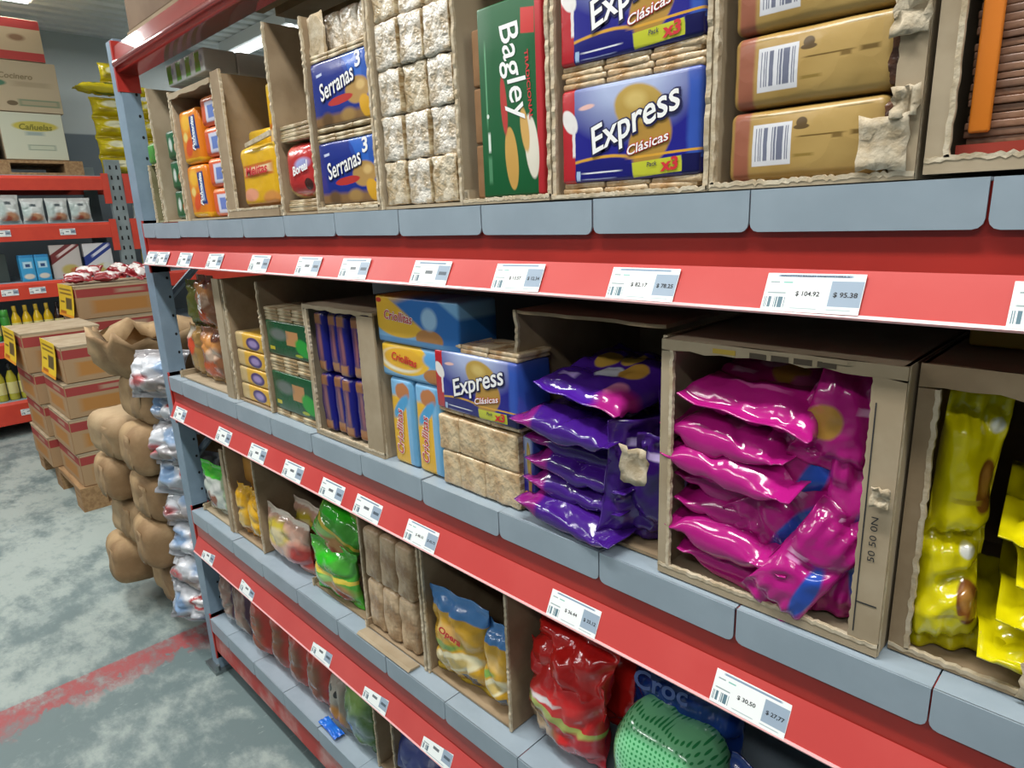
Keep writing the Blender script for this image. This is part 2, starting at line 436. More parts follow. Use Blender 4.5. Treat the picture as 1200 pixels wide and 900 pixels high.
for r in range(4):
    bm_ = beam(0, ZT[r]-.003, ZS[r]+.006, M_red if r < 3 else M_redw)
    beam(DEPTH, ZT[r]-.003, ZS[r]+.006, M_red)
    if ZC[r]:
        st = MB().prism([(-.001, ZC[r]), (-.020, ZS[r]+.004), (-.018, ZS[r]+.003), (.0, ZC[r]-.004)], 'x', 0, RACK_L).build('label_strip', M_strip, rack)
        MB().prism([(-.0205, ZS[r]+.0045), (-.0225, ZS[r]+.002), (-.0215, ZS[r]), (-.018, ZS[r]+.003)], 'x', 0, RACK_L).build('strip_lip', M_lip, st)
# deck panels: folded steel sheets with a rounded lip at the front
PITCH = .1869
def deck_mesh(w, lip):
    c = .008
    mb = MB()
    mb.box(-w/2, w/2, -.006, DEPTH-.03, -.003, 0)
    pl = [(-w/2, 0)]+[(-w/2+c-c*math.cos(a), -lip+c-c*math.sin(a)) for a in (0, R(30), R(60), R(90))]+[(w/2-c+c*math.sin(a), -lip+c-c*math.cos(a)) for a in (0, R(30), R(60), R(90))]+[(w/2, 0)]
    mb.prism(pl, 'y', -.0075, -.005)
    return mb
for r, off in enumerate((.095, .102, .12, .137)):
    xs = [0.0, off]
    while xs[-1]+PITCH < RACK_L-.01: xs.append(xs[-1]+PITCH)
    xs.append(RACK_L)
    me = deck_mesh(PITCH-.0022, ZT[r]-ZB[r]).mesh('deck_panel')
    for i in range(len(xs)-1):
        wd = xs[i+1]-xs[i]
        if wd < .03: continue
        full = abs(wd-PITCH) < 1e-4
        rr = random.Random(r*50+i)
        o = obj('deck_panel', me if full else deck_mesh(wd-.002, ZT[r]-ZB[r]).mesh('deck_panel'), M_deck, rack, ((xs[i]+xs[i+1])/2, 0, ZT[r]+rr.uniform(-.0012, .0012)))
        o.rotation_euler = (0, R(rr.uniform(-.25, .25)), 0)
        if full and rr.random() < .35: o.location.x += rr.uniform(-.0009, .0009)
MB().box(0, RACK_L, DEPTH+.004, DEPTH+.01, .1, 1.5).build('light_block_sheet', mat('light_block_dark', '4a5256', .6), rack)  # dark sheet added behind the open rack to keep light out of the shelves
# top beam with its folded groove
tb = MB(); zb, zt = 1.854, 1.924
arc = [(-.003-.009*math.sin(math.pi*k/10), zb+.012+.020*(1-math.cos(math.pi*k/10))/2) for k in range(11)]
tb.prism([(.0, zb), (-.0035, zb+.004)]+arc+[(-.001, zt-.004), (.004, zt), (.05, zt), (.05, zb)], 'x', -.008, RACK_L+.008)
tbo = tb.build('beam', mat('top_beam_red', 'b03028', .18, 'a02a22', 5, coat=1), rack)
for p_ in tbo.data.polygons: p_.use_smooth = len(p_.vertices) == 4
for xa in (-.02, RACK_L+.008):
    MB().box(xa, xa+.012, -.006, .05, zb-.045, zt+.01).build('beam_connector', M_red, tbo)
MB().box(-.008, RACK_L, DEPTH-.05, DEPTH, zb, zt).build('beam', M_red, rack)
# pallet on the top beams, with a carton on it
M_pal = mat('top_pallet_wood', '9b8a6c', .8, '857354', 5, .3, 40, .002)
pal = tag(empty('wooden_pallet', (.05, .0, 1.926)), 'pale wooden pallet lying on the top red beam', 'pallet')
for i in range(7):
    MB().box(.0 if i == 0 else .42, 2.0, .02+i*.1, .09+i*.1, .0, .018).build('pallet_board', M_pal, pal)
for i in range(3):
    MB().box(.42+i*.74, .52+i*.74, .0, .7, .018, .10).build('pallet_block', M_pal, pal)
for i in range(7):
    MB().box(.42, 2.0, .01+i*.1, .09+i*.1, .10, .118).build('pallet_board', M_pal, pal)
o = rbox(.36, .09, .28, .004, 1).build('big_carton', mat('dark_kraft', '7a6248', .8, '6a5239', 6), None, False, (.235, .068, 1.945)); tag(o, 'narrow brown carton standing on the pallet board above the left post', 'carton')

# ------------------------------------------------------------------ price tags in the label strips
M_tag = pm('tag_print', 'eef4f2', [('r', .5, .9, .36, .035, 0, '7f95a8', .05), ('r', .84, .52, .155, .3, 0, '98a9ba', .02), ('r', .12, .72, .08, .03, 0, '9aa9aa', .1),
    ('r', .14, .45, .09, .03, 0, '9aa9aa', .1), ('b', .13, .26, .115, .13, 12, '5f7480'), ('r', .5, .08, .3, .02, 0, 'b5c3c4', .1), ('r', .47, .52, .10, .07, 0, '6b7275', .06), ('r', .84, .5, .10, .07, 0, '55616c', .06)], .3)
M_tag2 = pm('tag_print_near', 'f0f5f3', [('r', .5, .93, .38, .03, 0, '8a9fb4', .05), ('r', .84, .5, .155, .32, 0, '9aabbc', .02), ('r', .1, .76, .05, .02, 0, '9aa9aa', .1), ('r', .24, .76, .05, .02, 0, '86c0b4', .1),
    ('r', .14, .48, .1, .02, 0, '9aa9aa', .1), ('b', .13, .24, .115, .14, 14, '5f7c88'), ('r', .45, .1, .14, .015, 0, 'b5c3c4', .1), ('r', .8, .1, .12, .015, 0, 'b5c3c4', .1)], .3)
TW, TH = .086, .037
tag_me = rbox(TW, .0008, TH, .0003, 1).mesh('price_tag')
tag_me2 = rbox(TW, .0008, TH, .0003, 1).mesh('price_tag')
tilt = math.atan2(.019, .038)
ords = ['first', 'second', 'third', 'fourth', 'fifth', 'sixth', 'seventh', 'eighth', 'ninth', 'tenth', 'eleventh', 'twelfth']
TAGS = [[.050, .142, .301, .491, .724, .929, 1.087, 1.293, 1.473, 1.662, 1.842, 2.030], [.066, .380, .580, .757, .922, 1.052, 1.218, 1.557, 1.808], [.105, .382, .787, 1.010, 1.216]]
PR = {(0, 8): ('$ 13.57', '$ 12.34'), (0, 9): ('$ 82.17', '$ 78.25'), (0, 10): ('$ 104.92', '$ 95.38'), (1, 7): ('$ 36.44', '$ 33.12'), (1, 8): ('$ 30,50', '$ 27,77'), (1, 6): ('$ 48.10', '$ 43.73'), (0, 11): ('$ 69.30', '$ 63.00')}
for r, xs in enumerate(TAGS):
    for i, x in enumerate(xs):
        near = (r, i) in PR
        zt = ZS[r]+.0035
        o = obj('price_tag', tag_me2 if near else tag_me, M_tag2 if near else M_tag, None, (x, -.0215-(.0012 if (r, i) == (0, 1) else 0), zt), (-tilt, 0, 0))
        o.rotation_euler.y = R(random.uniform(-1, 1))
        where = ['below the top shelf', 'below the second shelf', 'below the third shelf'][r]
        lab = 'white paper price tag %s, %s from the left post' % (where, ords[i])
        if near and PR[(r, i)][0] in ('$ 104.92', '$ 30,50'): lab = 'white paper price tag %s reading %s' % (where, PR[(r, i)][0])
        tag(o, lab, 'price tag', 'price tags on the red strips')
        if near:
            a, b = PR[(r, i)]
            lettering(o, a, M_ink, -.003, TH*.47, .021, y=-.0006, bold=.02, height=.0052)
            lettering(o, b, M_ink, TW*.34, TH*.47, .020, y=-.0006, bold=.02, height=.0052)
            if (r, i) == (0, 10): lettering(o, 'GALLETITAS BAGLEY SANDWICHERA X', M_ink, 0, TH*.93, .06, y=-.0007, bold=.0, height=.0017)

# ------------------------------------------------------------------ opened cartons
def case(label, x0, x1, z0, h, depth=.30, y0=.012, hl=None, hr=None, top=False, m=None, seed=1, front=0, lipjag=.004, fl=0, fr=0, ft=0, slant=.0, lean=0, leanr=None, name='carton', group='opened cartons on the shelves'):
    """opened carton: side walls (ragged front edges), back, base, optional top and front strips (front: bottom lip, fl/fr/ft: side and top strips)"""
    m = m or M_card; rnd = random.Random(seed); t = .0045; W = x1-x0
    e = empty(name, ((x0+x1)/2, y0, z0)); tag(e, label, 'carton', group)
    hl = hl or h; hr = hr or h
    def side(xa, hh, ln):
        if not hh: return
        edge = [(rnd.uniform(-lipjag, lipjag)*.30+slant*k/60, hh*k/60) for k in range(61)]
        poly = [(depth, 0), (depth, hh)]+edge[::-1]
        mb = MB().prism(poly, 'x', xa, xa+t)
        mb.v = [(v[0]+ln*v[2]/hh, v[1], v[2]) for v in mb.v]
        o = mb.build('side_wall', m, e)
        eb = MB().prism([(p-.0006, z) for p, z in edge]+[(p+.0035, z) for p, z in edge[::-1]], 'x', xa-.0005, xa+t+.0005)
        eb.v = [(v[0]+ln*v[2]/hh, v[1], v[2]) for v in eb.v]
        eb.build('torn_edge', M_torn, o)
    side(-W/2, hl, lean); side(W/2-t, hr, lean if leanr is None else leanr)
    MB().box(-W/2+t, W/2-t, depth-t, depth, 0, h).build('back_wall', m, e)
    MB().box(-W/2+t, W/2-t, .004, depth-t, 0, t).build('base', m, e)
    if top:
        pts = [(-W/2+.001+(W-.002)*k/10, (rnd.uniform(-.006, .004) if 0 < k < 10 else 0)) for k in range(11)]
        MB().prism([(W/2-.001, depth-.001), (-W/2+.001, depth-.001)]+pts, 'z', h-t, h).build('top_flap', m, e)
    def strip(nm, pts):
        o = MB().prism(pts, 'y', -.004, 0).build(nm, m, e)
        return o
    if front: 
        pts = [(-W/2+W*k/64, front+rnd.uniform(-.0013, .0013)) for k in range(65)]
        o = strip('front_lip', [(W/2, 0), (-W/2, 0)]+pts)
        MB().prism([(p, z+.0012) for p, z in pts]+[(p, z-.0028) for p, z in pts[::-1]], 'y', -.0046, .0006).build('torn_edge', M_torn, o)
    zlo, zhi = front, h-ft
    if fl:
        pts = [(-W/2+fl+rnd.uniform(-.0009, .0009), zlo+(zhi-zlo)*k/60) for k in range(61)]
        o = strip('front_strip', [(-W/2, zhi), (-W/2, zlo)]+pts)
        MB().prism([(p+.001, z) for p, z in pts]+[(p-.003, z) for p, z in pts[::-1]], 'y', -.0046, .0006).build('torn_edge', M_torn, o)
    if fr:
        pts = [(W/2-fr+rnd.uniform(-.0009, .0009), zlo+(zhi-zlo)*k/60) for k in range(61)]
        strip('front_strip', [(W/2, zhi), (W/2, zlo)]+pts)
    if ft:
        pts = [(-W/2+W*k/14, h-ft+rnd.uniform(-.002, .003)) for k in range(15)]
        strip('front_strip', [(W/2, h), (-W/2, h)]+pts)
    return e
def scrap(parent, x, y, z, s, seed):
    """a curled scrap of torn cardboard liner"""
    rnd = random.Random(seed); v = []; n = 6
    for i in range(n):
        for j in range(n):
            a, b = i/(n-1)-.5, j/(n-1)-.5
            ed = 1+.10*rnd.uniform(-1, 1)*(1 if i in (0, n-1) or j in (0, n-1) else 0)
            v.append((x+a*s*ed, y-.010*mnoise.noise(Vector((a*4, b*4, seed)))-.012*(b*b)-.003, z+b*s*1.2*ed))
    mb = MB(); mb.add(v, [(i*n+j, i*n+j+1, (i+1)*n+j+1, (i+1)*n+j) for i in range(n-1) for j in range(n-1)])
    o = mb.build('torn_scrap', M_torn, parent, True)
    md = o.modifiers.new('thick', 'SOLIDIFY'); md.thickness = .0015
    return o

# ------------------------------------------------------------------ wrappers
M_edge = mat('cracker_film', 'b08a5c', .22, 'd9c6a4', 35, .8, 60, .006, coat=.3)
M_edge2 = mat('cracker_rows', 'd8c9a6', .35, '8d7146', 25, .5, 90, .003, stretch=(1, 1, 6))
M_sleeve = mat('cracker_sleeve_film', 'b29a74', .2, 'd8cbb2', 55, 1.0, 70, .006, coat=.5)
M_sleeve_w = mat('silver_sleeve_film', 'b8a68a', .16, 'e4ddd0', 60, 1.0, 75, .007, coat=.6)
M_sleeve_t = mat('tan_cracker_film', 'b5946a', .25, 'd3bd98', 32, .9, 50, .006, coat=.3)
M_expr = pm('blue_cracker_print', '211f86', [('e', .52, .98, .36, .42, 0, 'a9b5d6', .5), ('e', .60, .70, .17, .24, 20, 'b5964a', .06), ('e', .67, .38, .14, .26, -10, 'b0873c', .06),
    ('e', .57, .78, .07, .08, 20, 'cdb36a', .4), ('e', .66, .6, .06, .06, 0, 'c9aa5c', .4), ('r', .965, .5, .05, .5, 0, '3556b0', .3),
    ('e', .30, .215, .24, .06, 4, 'd9a23a', .1), ('e', .30, .185, .25, .06, 4, '1b1a72', .1), ('r', .78, .235, .24, .012, 3, 'd9a23a', .2),
    ('r', .5, .05, .62, .12, 0, '1b1a72', .02), ('r', .72, .11, .165, .075, 5, 'c9cc3a', .03), ('r', .94, .10, .055, .11, 0, '16144f', .03),
    ('r', .32, .105, .14, .008, 0, 'e8e8f0', .2), ('r', .30, .04, .12, .006, 0, '9a9fd0', .2), ('r', .14, .08, .015, .05, 0, 'a9c3e6', .1),
    ('r', .055, .5, .06, .55, 0, 'b5232c', .02), ('e', .075, .66, .055, .13, 15, 'e8e4e0', .08), ('r', .105, .45, .012, .16, 0, 'e4dedc', .1), ('e', .21, .79, .06, .025, 10, 'e6b9b0', .2)], .22, .25, 25, .003, .012, coat=.3)
M_serr = pm('dark_blue_cracker_print', '1d2f86', [('r', .84, .86, .20, .30, 25, '2f64c2', .1), ('e', .62, .82, .10, .03, -70, '24449f', .3), ('r', .95, .5, .06, .55, 0, '2a57b0', .15),
    ('e', .80, .44, .20, .19, 15, 'b28c50', .08), ('e', .86, .5, .07, .07, 0, 'd2b070', .3), ('r', .5, .02, .6, .15, 0, '8d6b44', .25), ('e', .25, .1, .1, .12, 20, '6d5236', .3), ('e', .62, .12, .12, .10, 0, 'a98650', .3),
    ('e', .93, .18, .10, .18, 20, 'd9a42c', .1), ('e', .5, .36, .22, .062, 6, 'b83630', .06), ('r', .16, .80, .05, .02, 10, 'cdd6ee', .2)], .22, .3, 25, .003, .015, coat=.3)
M_bag = pm('green_box_print', '11592f', [('r', .96, .5, .05, .6, 0, 'b92a30', .02), ('r', .80, .87, .10, .06, -4, 'c2302c', .05), ('e', .50, .20, .10, .17, 14, 'c89c50', .03), ('e', .82, .25, .10, .17, 18, 'e2dccb', .05), ('e', .72, .34, .06, .12, 20, 'cfa45c', .1),
    ('e', .40, .48, .05, .15, 8, 'b63a34', .1), ('r', .12, .6, .012, .2, 0, '5d9a70', .2), ('r', .14, .3, .02, .05, 0, 'd7e2d6', .2), ('r', .14, .15, .03, .07, 0, '4f8a62', .2), ('e', .13, .44, .02, .012, 0, 'd7e2d6', .1)], .35, .1, 25, .002)
M_gold = pm('gold_print', 'a98747', [('r', .10, .5, .055, .6, 0, '9c5f48', .2), ('r', .31, .5, .13, .29, 0, 'd8d8dc', .02), ('b', .31, .51, .11, .23, 16, '6f7386'), ('e', .50, .76, .035, .07, 0, '59431f', .1), ('e', .50, .70, .05, .035, 0, '59431f', .1),
    ('r', .62, .57, .14, .010, 0, '6f5627', .2), ('r', .38, .90, .20, .012, 0, '86703a', .2), ('r', .80, .90, .10, .012, 0, '86703a', .2), ('r', .52, .32, .06, .02, 0, '8d7336', .3), ('r', .85, .56, .05, .03, 0, '6f5627', .3), ('r', .72, .54, .03, .03, 0, '7a6030', .3)], .3, .3, 18, .004, .004, ('b49558', 9))
M_goldend = mat('gold_pack_end', '6f4a33', .25, '3f2a20', 40, .8, 60, .005)
M_green = pm('green_pack_print', '17603a', [('e', .35, .5, .12, .2, 0, 'c9d6cc', .3), ('e', .7, .4, .12, .14, 0, 'a8673c', .1), ('r', .5, .93, .6, .06, 0, '0e4427', .1)], .3, .3, 25, .003)
M_green2 = pm('green_cracker_print', '1c5433', [('r', .62, .56, .14, .20, 0, 'b98757', .05), ('e', .3, .62, .2, .16, -8, '66706a', .3), ('e', .86, .35, .16, .25, 20, '2f9a3c', .15), ('r', .12, .2, .06, .05, 0, 'c4b52c', .1), ('r', .55, .06, .6, .05, 0, '254f2c', .1), ('e', .75, .12, .08, .04, 0, 'a8b02c', .2)], .25, .3, 25, .003, .02)
M_orange = pm('orange_pack_print', 'e08322', [('e', .4, .75, .24, .16, 0, 'f0b83c', .3), ('e', .45, .3, .22, .14, 30, 'd9562c', .2), ('e', .3, .5, .12, .08, 0, 'e9d27a', .3), ('r', .78, .55, .15, .3, 3, '26407e', .06), ('r', .80, .56, .07, .24, 3, 'aebfe0', .1), ('r', .5, .06, .6, .05, 0, 'e8b028', .1)], .25, .3, 30, .003, .03)
M_orange2 = pm('orange_bar_print', 'd9603a', [('r', .62, .45, .3, .32, 0, 'd7d9ea', .08), ('r', .64, .45, .2, .2, 0, '6e86c8', .1), ('r', .5, .93, .6, .09, 0, 'e98a5a', .2)], .25, .3, 30, .003, .02)
M_yel = pm('yellow_pack_print', 'e0ae1e', [('r', .5, .60, .40, .10, 2, 'c8762c', .1), ('r', .5, .60, .34, .055, 2, 'f0dcae', .2), ('e', .25, .22, .2, .1, 0, 'e8a080', .2), ('e', .8, .14, .2, .12, 0, 'd9944c', .2), ('r', .5, .95, .6, .06, 0, 'f2c63a', .2), ('r', .5, .03, .6, .05, 0, 'b5763a', .2)], .25, .45, 14, .006, .02, coat=.3)
M_redp = pm('red_pack_print', 'c5a064', [('e', .56, .55, .52, .5, 0, 'ba3230', .04), ('e', .62, .60, .2, .09, 8, 'a9aede', .3), ('e', .75, .25, .10, .10, 0, '4a2620', .1), ('e', .3, .82, .14, .1, 0, 'cf5a4c', .4)], .22, .4, 18, .005, .01, coat=.3)
M_bar = pm('yellow_bar_print', 'd8ab44', [('e', .66, .46, .24, .36, 0, '4b3f74', .06), ('e', .66, .46, .15, .2, 0, 'a08fc0', .3), ('r', .14, .5, .15, .6, 0, 'c9b07e', .2)], .3, .2, 30, .003)
M_blueb = pm('blue_bar_print', '1c1c74', [('r', .5, .5, .22, .34, 0, '5d3c5e', .2), ('r', .55, .5, .10, .25, 0, '8a5560', .3), ('r', .5, .12, .3, .08, 0, 'a8734a', .2), ('r', .5, .88, .3, .08, 0, '8d6040', .2)], .22, .4, 30, .004, .03, coat=.3)
M_crio = pm('light_blue_pack_print', '7db0d8', [('e', .30, .70, .40, .55, 0, 'e8b736', .03), ('r', .95, .3, .25, .9, 35, '2f6fb8', .1), ('e', .66, .20, .16, .2, 0, 'b8814a', .06), ('e', .67, .6, .09, .22, 0, '9ec3e2', .2), ('r', .3, .06, .6, .08, 0, '5b8fc0', .2), ('e', .05, .9, .035, .05, 0, 'c83a2c', .1)], .28, .15, 25, .003)
M_crio2 = pm('light_blue_pack_print_b', '79aed6', [('e', .32, .62, .40, .48, 0, 'e9ba38', .03), ('e', .30, .55, .30, .34, 0, 'eee6cf', .1), ('e', .34, .60, .30, .30, 0, 'e2ae34', .1), ('e', .80, .25, .18, .22, 0, 'b27640', .06), ('e', .75, .7, .12, .2, 0, '5fa5da', .2)], .28, .15, 25, .003)
M_criov = pm('light_blue_upright_print', '7fb4da', [('r', .34, .38, .33, .42, 3, 'e6b32f', .06), ('e', .55, .85, .3, .1, 0, 'b5764a', .1), ('e', .45, .68, .35, .08, 20, '4f9fd0', .2), ('r', .95, .5, .12, .6, 0, '6aa6cf', .2)], .28, .15, 25, .003, .02)
def express(x, y, z, w, h, label, rot=0, d=.07, topl=2, botl=2):
    o = pack('cracker_multipack', M_expr, x, y, z+botl*.006, w, d, h, .005, .001, seed=int(x*100), rot=(0, 0, R(rot)))
    tag(o, label, 'cracker pack', 'blue cracker multipacks')
    yy = -d/2-.0011
    lettering(o, 'Express', M_navy, .06*w, .555*h, .69*w, 18, yy, .06, .25, height=.40*h)
    lettering(o, 'Express', M_white, .06*w, .56*h, .66*w, 18, yy-.0006, .015, .25, height=.36*h)
    lettering(o, 'Clásicas', M_printred, .16*w, .345*h, .30*w, 13, yy, .05, .25, height=.11*h)
    lettering(o, 'Clásicas', M_white, .16*w, .345*h, .29*w, 13, yy-.0006, .012, .25, height=.095*h)
    lettering(o, 'x3', M_printred, .305*w, .125*h, .12*w, 4, yy, .04, .1, height=.13*h)
    lettering(o, 'Pack', M_navy, .19*w, .14*h, .07*w, 4, yy, .01, .2)
    for lv in range(topl):
        for k in range(3):
            q = weld(rbox(w/3-.002, d*.96, .007, .0025, 2, .002, 60, k+lv*5+int(x*10)), 'cracker_layer')
            obj('cracker_layer', q, M_edge, o, ((k-1)*w/3+(lv % 2)*.003, .002, h+lv*.0065))
    for lv in range(botl):
        for k in range(3):
            q = weld(rbox(w/3-.002, d*.96, .007, .0025, 2, .002, 60, k+lv*3+int(x*10)+40), 'cracker_layer')
            obj('cracker_layer', q, M_edge, o, ((k-1)*w/3-(lv % 2)*.003, .002, -.006*(lv+1)))
    return o

# ------------------------------------------------------------------ top shelf
Z = ZT[0]+.0018
case('narrow olive carton tight against the blue post on the top shelf', .062, .128, Z, .15, .28, seed=3, m=mat('olive_card', '8a8462', .85, '797350', 20), name='carton')
o = pack('biscuit_pack', M_green, .095, .016, Z+.151, .056, .2, .05, .006, .001, seed=1); tag(o, 'bright green pack on top of the narrow carton beside the blue post', 'biscuit pack')
o.data.materials[0] = mat('leaf_green_wrap', '4f9a3a', .3, '3a7a30', 20)
case('tall carton with small green packs, first one right of the blue post', .138, .290, Z, .335, .30, seed=4, hl=.33, hr=.30, m=M_card2)
for i in range(3):
    o = pack('biscuit_pack', M_green, .240, .022, Z+.006+i*.0725, .085, .2, .071, .01, .002, seed=i+2)
    tag(o, 'dark green biscuit pack, %s of the stack in the first tall carton' % ['lowest', 'middle one', 'topmost'][i], 'biscuit pack', 'dark green biscuit packs')
case('carton with orange packs and a closed top edge', .300, .548, Z, .292, .30, seed=5, top=True, hl=.288, hr=.288, ft=.012, m=M_card2)
for i in range(2):
    o = pack('biscuit_pack', M_orange, .362, .020, Z+.006+i*.125, .108, .2, .123, .012, .0015, seed=i+9)
    lettering(o, 'Polvorita', M_white, .032, .066, .075, 82, -.1-.0022, .03, .2, height=.018)
    tag(o, 'upright orange biscuit pack, %s of the two at the left of the orange carton' % ['lower', 'upper'][i], 'biscuit pack', 'upright orange packs')
for i in range(4):
    o = pack('biscuit_pack', M_orange2, .486, .024, Z+.006+i*.066, .100, .2, .064, .012, .0015, seed=i+19)
    tag(o, 'coral pack with blue label, %s in the column of the orange carton' % ['lowest', 'second from below', 'third from below', 'topmost'][i], 'biscuit pack', 'coral packs')
cC = case('carton with torn low front holding yellow packs', .558, .798, Z, .30, .30, seed=6, hl=.300, hr=.02, front=.018, fl=.045, ft=.0, m=M_card)
o = pack('biscuit_pack', M_yel, .708, .016, Z+.018, .165, .046, .125, .018, .003, seed=31); tag(o, 'crinkled yellow pack standing upright at the front of the torn carton', 'biscuit pack')
lettering(o, 'Melitas', M_printred, 0, .075, .10, 2, -.0255, .03, .2, height=.018)
MB().prism([(.0, .146), (.115, .160), (.115, .150), (.0, .138)], 'y', -.002, .002).build('torn_flap', M_torn, cC)
o = pack('biscuit_pack', M_yel, .618, .068, Z+.006, .10, .12, .178, .01, .001, seed=32); tag(o, 'yellow pack standing behind the crinkled yellow front pack', 'biscuit pack')
o = pack('biscuit_pack', M_yel, .706, .068, Z+.006, .068, .12, .262, .01, .002, seed=33); tag(o, 'tall narrow yellow pack at the right back of the torn carton', 'biscuit pack')
case('tall carton with a round red pack, left of the blue cracker packs', .806, .948, Z, .345, .30, seed=8, hl=.345, hr=.325, m=M_card)
o = pack('biscuit_pack', M_redp, .878, .016, Z+.028, .125, .1, .104, .03, .0015, seed=41); tag(o, 'red biscuit pack with rounded shape in the tall carton', 'biscuit pack')
lettering(o, 'Boreal', M_white, .012, .055, .06, 10, -.0525, .03, .2)
def layers(label, x, y, z, w, d, n, m=None, th=.0075, seed=0, cols=1):
    e = tag(empty('cracker_stack', (x, y+d/2, z)), label, 'cracker pack')
    for i in range(n):
        for c in range(cols):
            rr = random.Random(seed+i*7+c)
            q = weld(rbox(w/cols-.001, d, th, .002, 2, .0015, 50, seed+i+c), 'cracker_layer')
            obj('cracker_layer', q, m or M_edge2, e, ((c-(cols-1)/2)*w/cols+rr.uniform(-.002, .002), rr.uniform(-.003, .003), i*th*.98))
    return e
layers('flat cream cracker layers under the round red pack', .880, .018, Z+.006, .12, .1, 3, seed=3)
layers('flat cream cracker layers on top of the round red pack', .876, .018, Z+.133, .12, .1, 4, seed=13)
# two blue packs, one above the other
cE = case('shallow carton tray under the blue packs with the number 3', .952, 1.142, Z, .33, .32, seed=10, hl=.02, hr=.335, front=.008, m=M_card2)
scrap(cE, -.078, .02, .29, .055, 3)
MB().prism([(-.094, .20), (-.094, .30), (-.085, .325), (-.06, .318), (-.045, .30), (-.05, .25), (-.055, .2)], 'y', .012, .016).build('torn_flap', M_torn, cE)
for i in range(2):
    o = pack('cracker_multipack', M_serr, 1.046, .016, Z+.014+i*.128, .176, .07, .104, .005, .001, seed=50+i)
    tag(o, 'dark blue cracker pack with a white 3, %s of the two' % ['lower', 'upper'][i], 'cracker pack', 'dark blue packs marked 3')
    lettering(o, 'Serranas', M_navy, -.006, .064, .112, 11, -.0362, .05, .1, height=.030)
    lettering(o, 'Serranas', M_white, -.006, .0645, .108, 11, -.0368, .012, .1, height=.028)
    lettering(o, '3', M_white, .062, .090, .018, 5, -.0362, .03, .1, height=.024)
    for lv in range(3):
        for k in range(3):
            obj('cracker_layer', weld(rbox(.0575, .068, .0068, .0025, 2, .0015, 60, k+lv*5+i*11), 'cracker_layer'), M_edge2, o, ((k-1)*.0585, .0, (.104+lv*.0062 if lv < 2 else -.0068)))
for k in range(3):
    o = pack('cracker_sleeve', M_sleeve_w, 1.000+k*.050, .04, Z+.262, .048, .07, .062, .008, .003, seed=60+k, freq=60)
    tag(o, 'glittering cracker sleeve above the dark blue packs, %s' % ['leftmost', 'middle one', 'rightmost'][k], 'cracker sleeve', 'cracker sleeves above the blue packs')
# wall of clear wrapped cracker sleeves
case('carton holding the tall wall of clear wrapped crackers', 1.146, 1.346, Z, .378, .30, seed=12, hl=.37, hr=.378, m=M_card2)
cols = 'left centre right'.split()
sl_me = [weld(rbox(.0565, .12, .0655, .004, 6, .003, 80, 70+k), 'cracker_sleeve') for k in range(4)]
for i in range(5):
    for k in range(3):
        o = obj('cracker_sleeve', sl_me[(i+k*2) % 4], M_sleeve_w if (i+k) % 3 else M_sleeve, None, (1.183+k*.0595, .078+((i*k) % 3)*.002, Z+.0055+i*.0662))
        tag(o, 'clear wrapped cracker sleeve, %s column, row %s from the deck' % (cols[k], ords[i]), 'cracker sleeve', 'clear wrapped cracker sleeves')
        for q in range(2):
            MB().box(.0283+q*.0010, .0290+q*.0010, -.062, .05, .003, .062).build('cracker_edge', M_edge2, o)
# tall green box
case('carton around the tall green box', 1.352, 1.512, Z, .36, .30, seed=14, hl=.02, hr=.36, front=.006, m=M_card2)
for i in range(3):
    o = pack('biscuit_pack', mat('brown_pack_end', '9a7552', .4, '8a6646', 20), 1.370, .03, Z+.008+i*.072, .022, .15, .07, .003, 0, seed=i); tag(o, 'narrow brown pack end beside the tall green box, %s of three' % ['lowest', 'middle', 'topmost'][i], 'biscuit pack', 'brown pack ends')
o = pack('biscuit_box', M_bag, 1.440, .018, Z+.008, .112, .06, .232, .003, 0, seed=80); tag(o, 'tall green biscuit box with white vertical lettering', 'biscuit box')
lettering(o, 'Bagley', M_white, .006, .148, .118, -80, -.0306, .008, .15, height=.042)
lettering(o, 'TRADICIONAL', M_printred, .034, .13, .08, -86, -.0308, .02, 0, height=.006)
# blue express packs
case('carton with the large blue and red cracker packs', 1.516, 1.722, Z, .378, .30, seed=16, front=.004, hl=.378, hr=.378, fl=.0, m=M_card2)
express(1.620, .014, Z+.005, .184, .104, 'large blue cracker pack with red edge on the top shelf, lower one')
express(1.620, .014, Z+.134, .184, .104, 'large blue cracker pack with red edge on the top shelf, cut by the upper frame')
layers('folded tan pack film above the highest blue cracker pack', 1.62, .016, Z+.262, .18, .07, 4, M_edge, seed=5, cols=3)
# gold packs
cG = case('white edged carton with golden packs and torn right edge', 1.726, 1.908, Z, .36, .30, seed=18, front=.006, hl=.36, hr=.36, fr=.020, fl=.004, lipjag=.003, m=M_card2)
for i in range(4):
    o = pack('golden_pack', M_gold, 1.812+(-.001, .001, 0, .001)[i], .018, Z+.007+i*.0655, .142, .14, .0635, .008, .0012, seed=90+i, puff=.003)
    tag(o, 'golden pack with barcode, %s of the stack' % ['lowest', 'second from the deck', 'third from the deck', 'topmost'][i], 'biscuit pack', 'golden packs')
    pack('wrapper_end', M_goldend, .068, -.069, .004, .022, .12, .055, .006, .003, seed=95+i, parent=o, freq=90)
scrap(cG, .066, -.002, .030, .036, 5); scrap(cG, .078, -.004, .125, .026, 6); scrap(cG, .08, -.003, .06, .02, 9); scrap(cG, .078, -.002, .21, .022, 12)
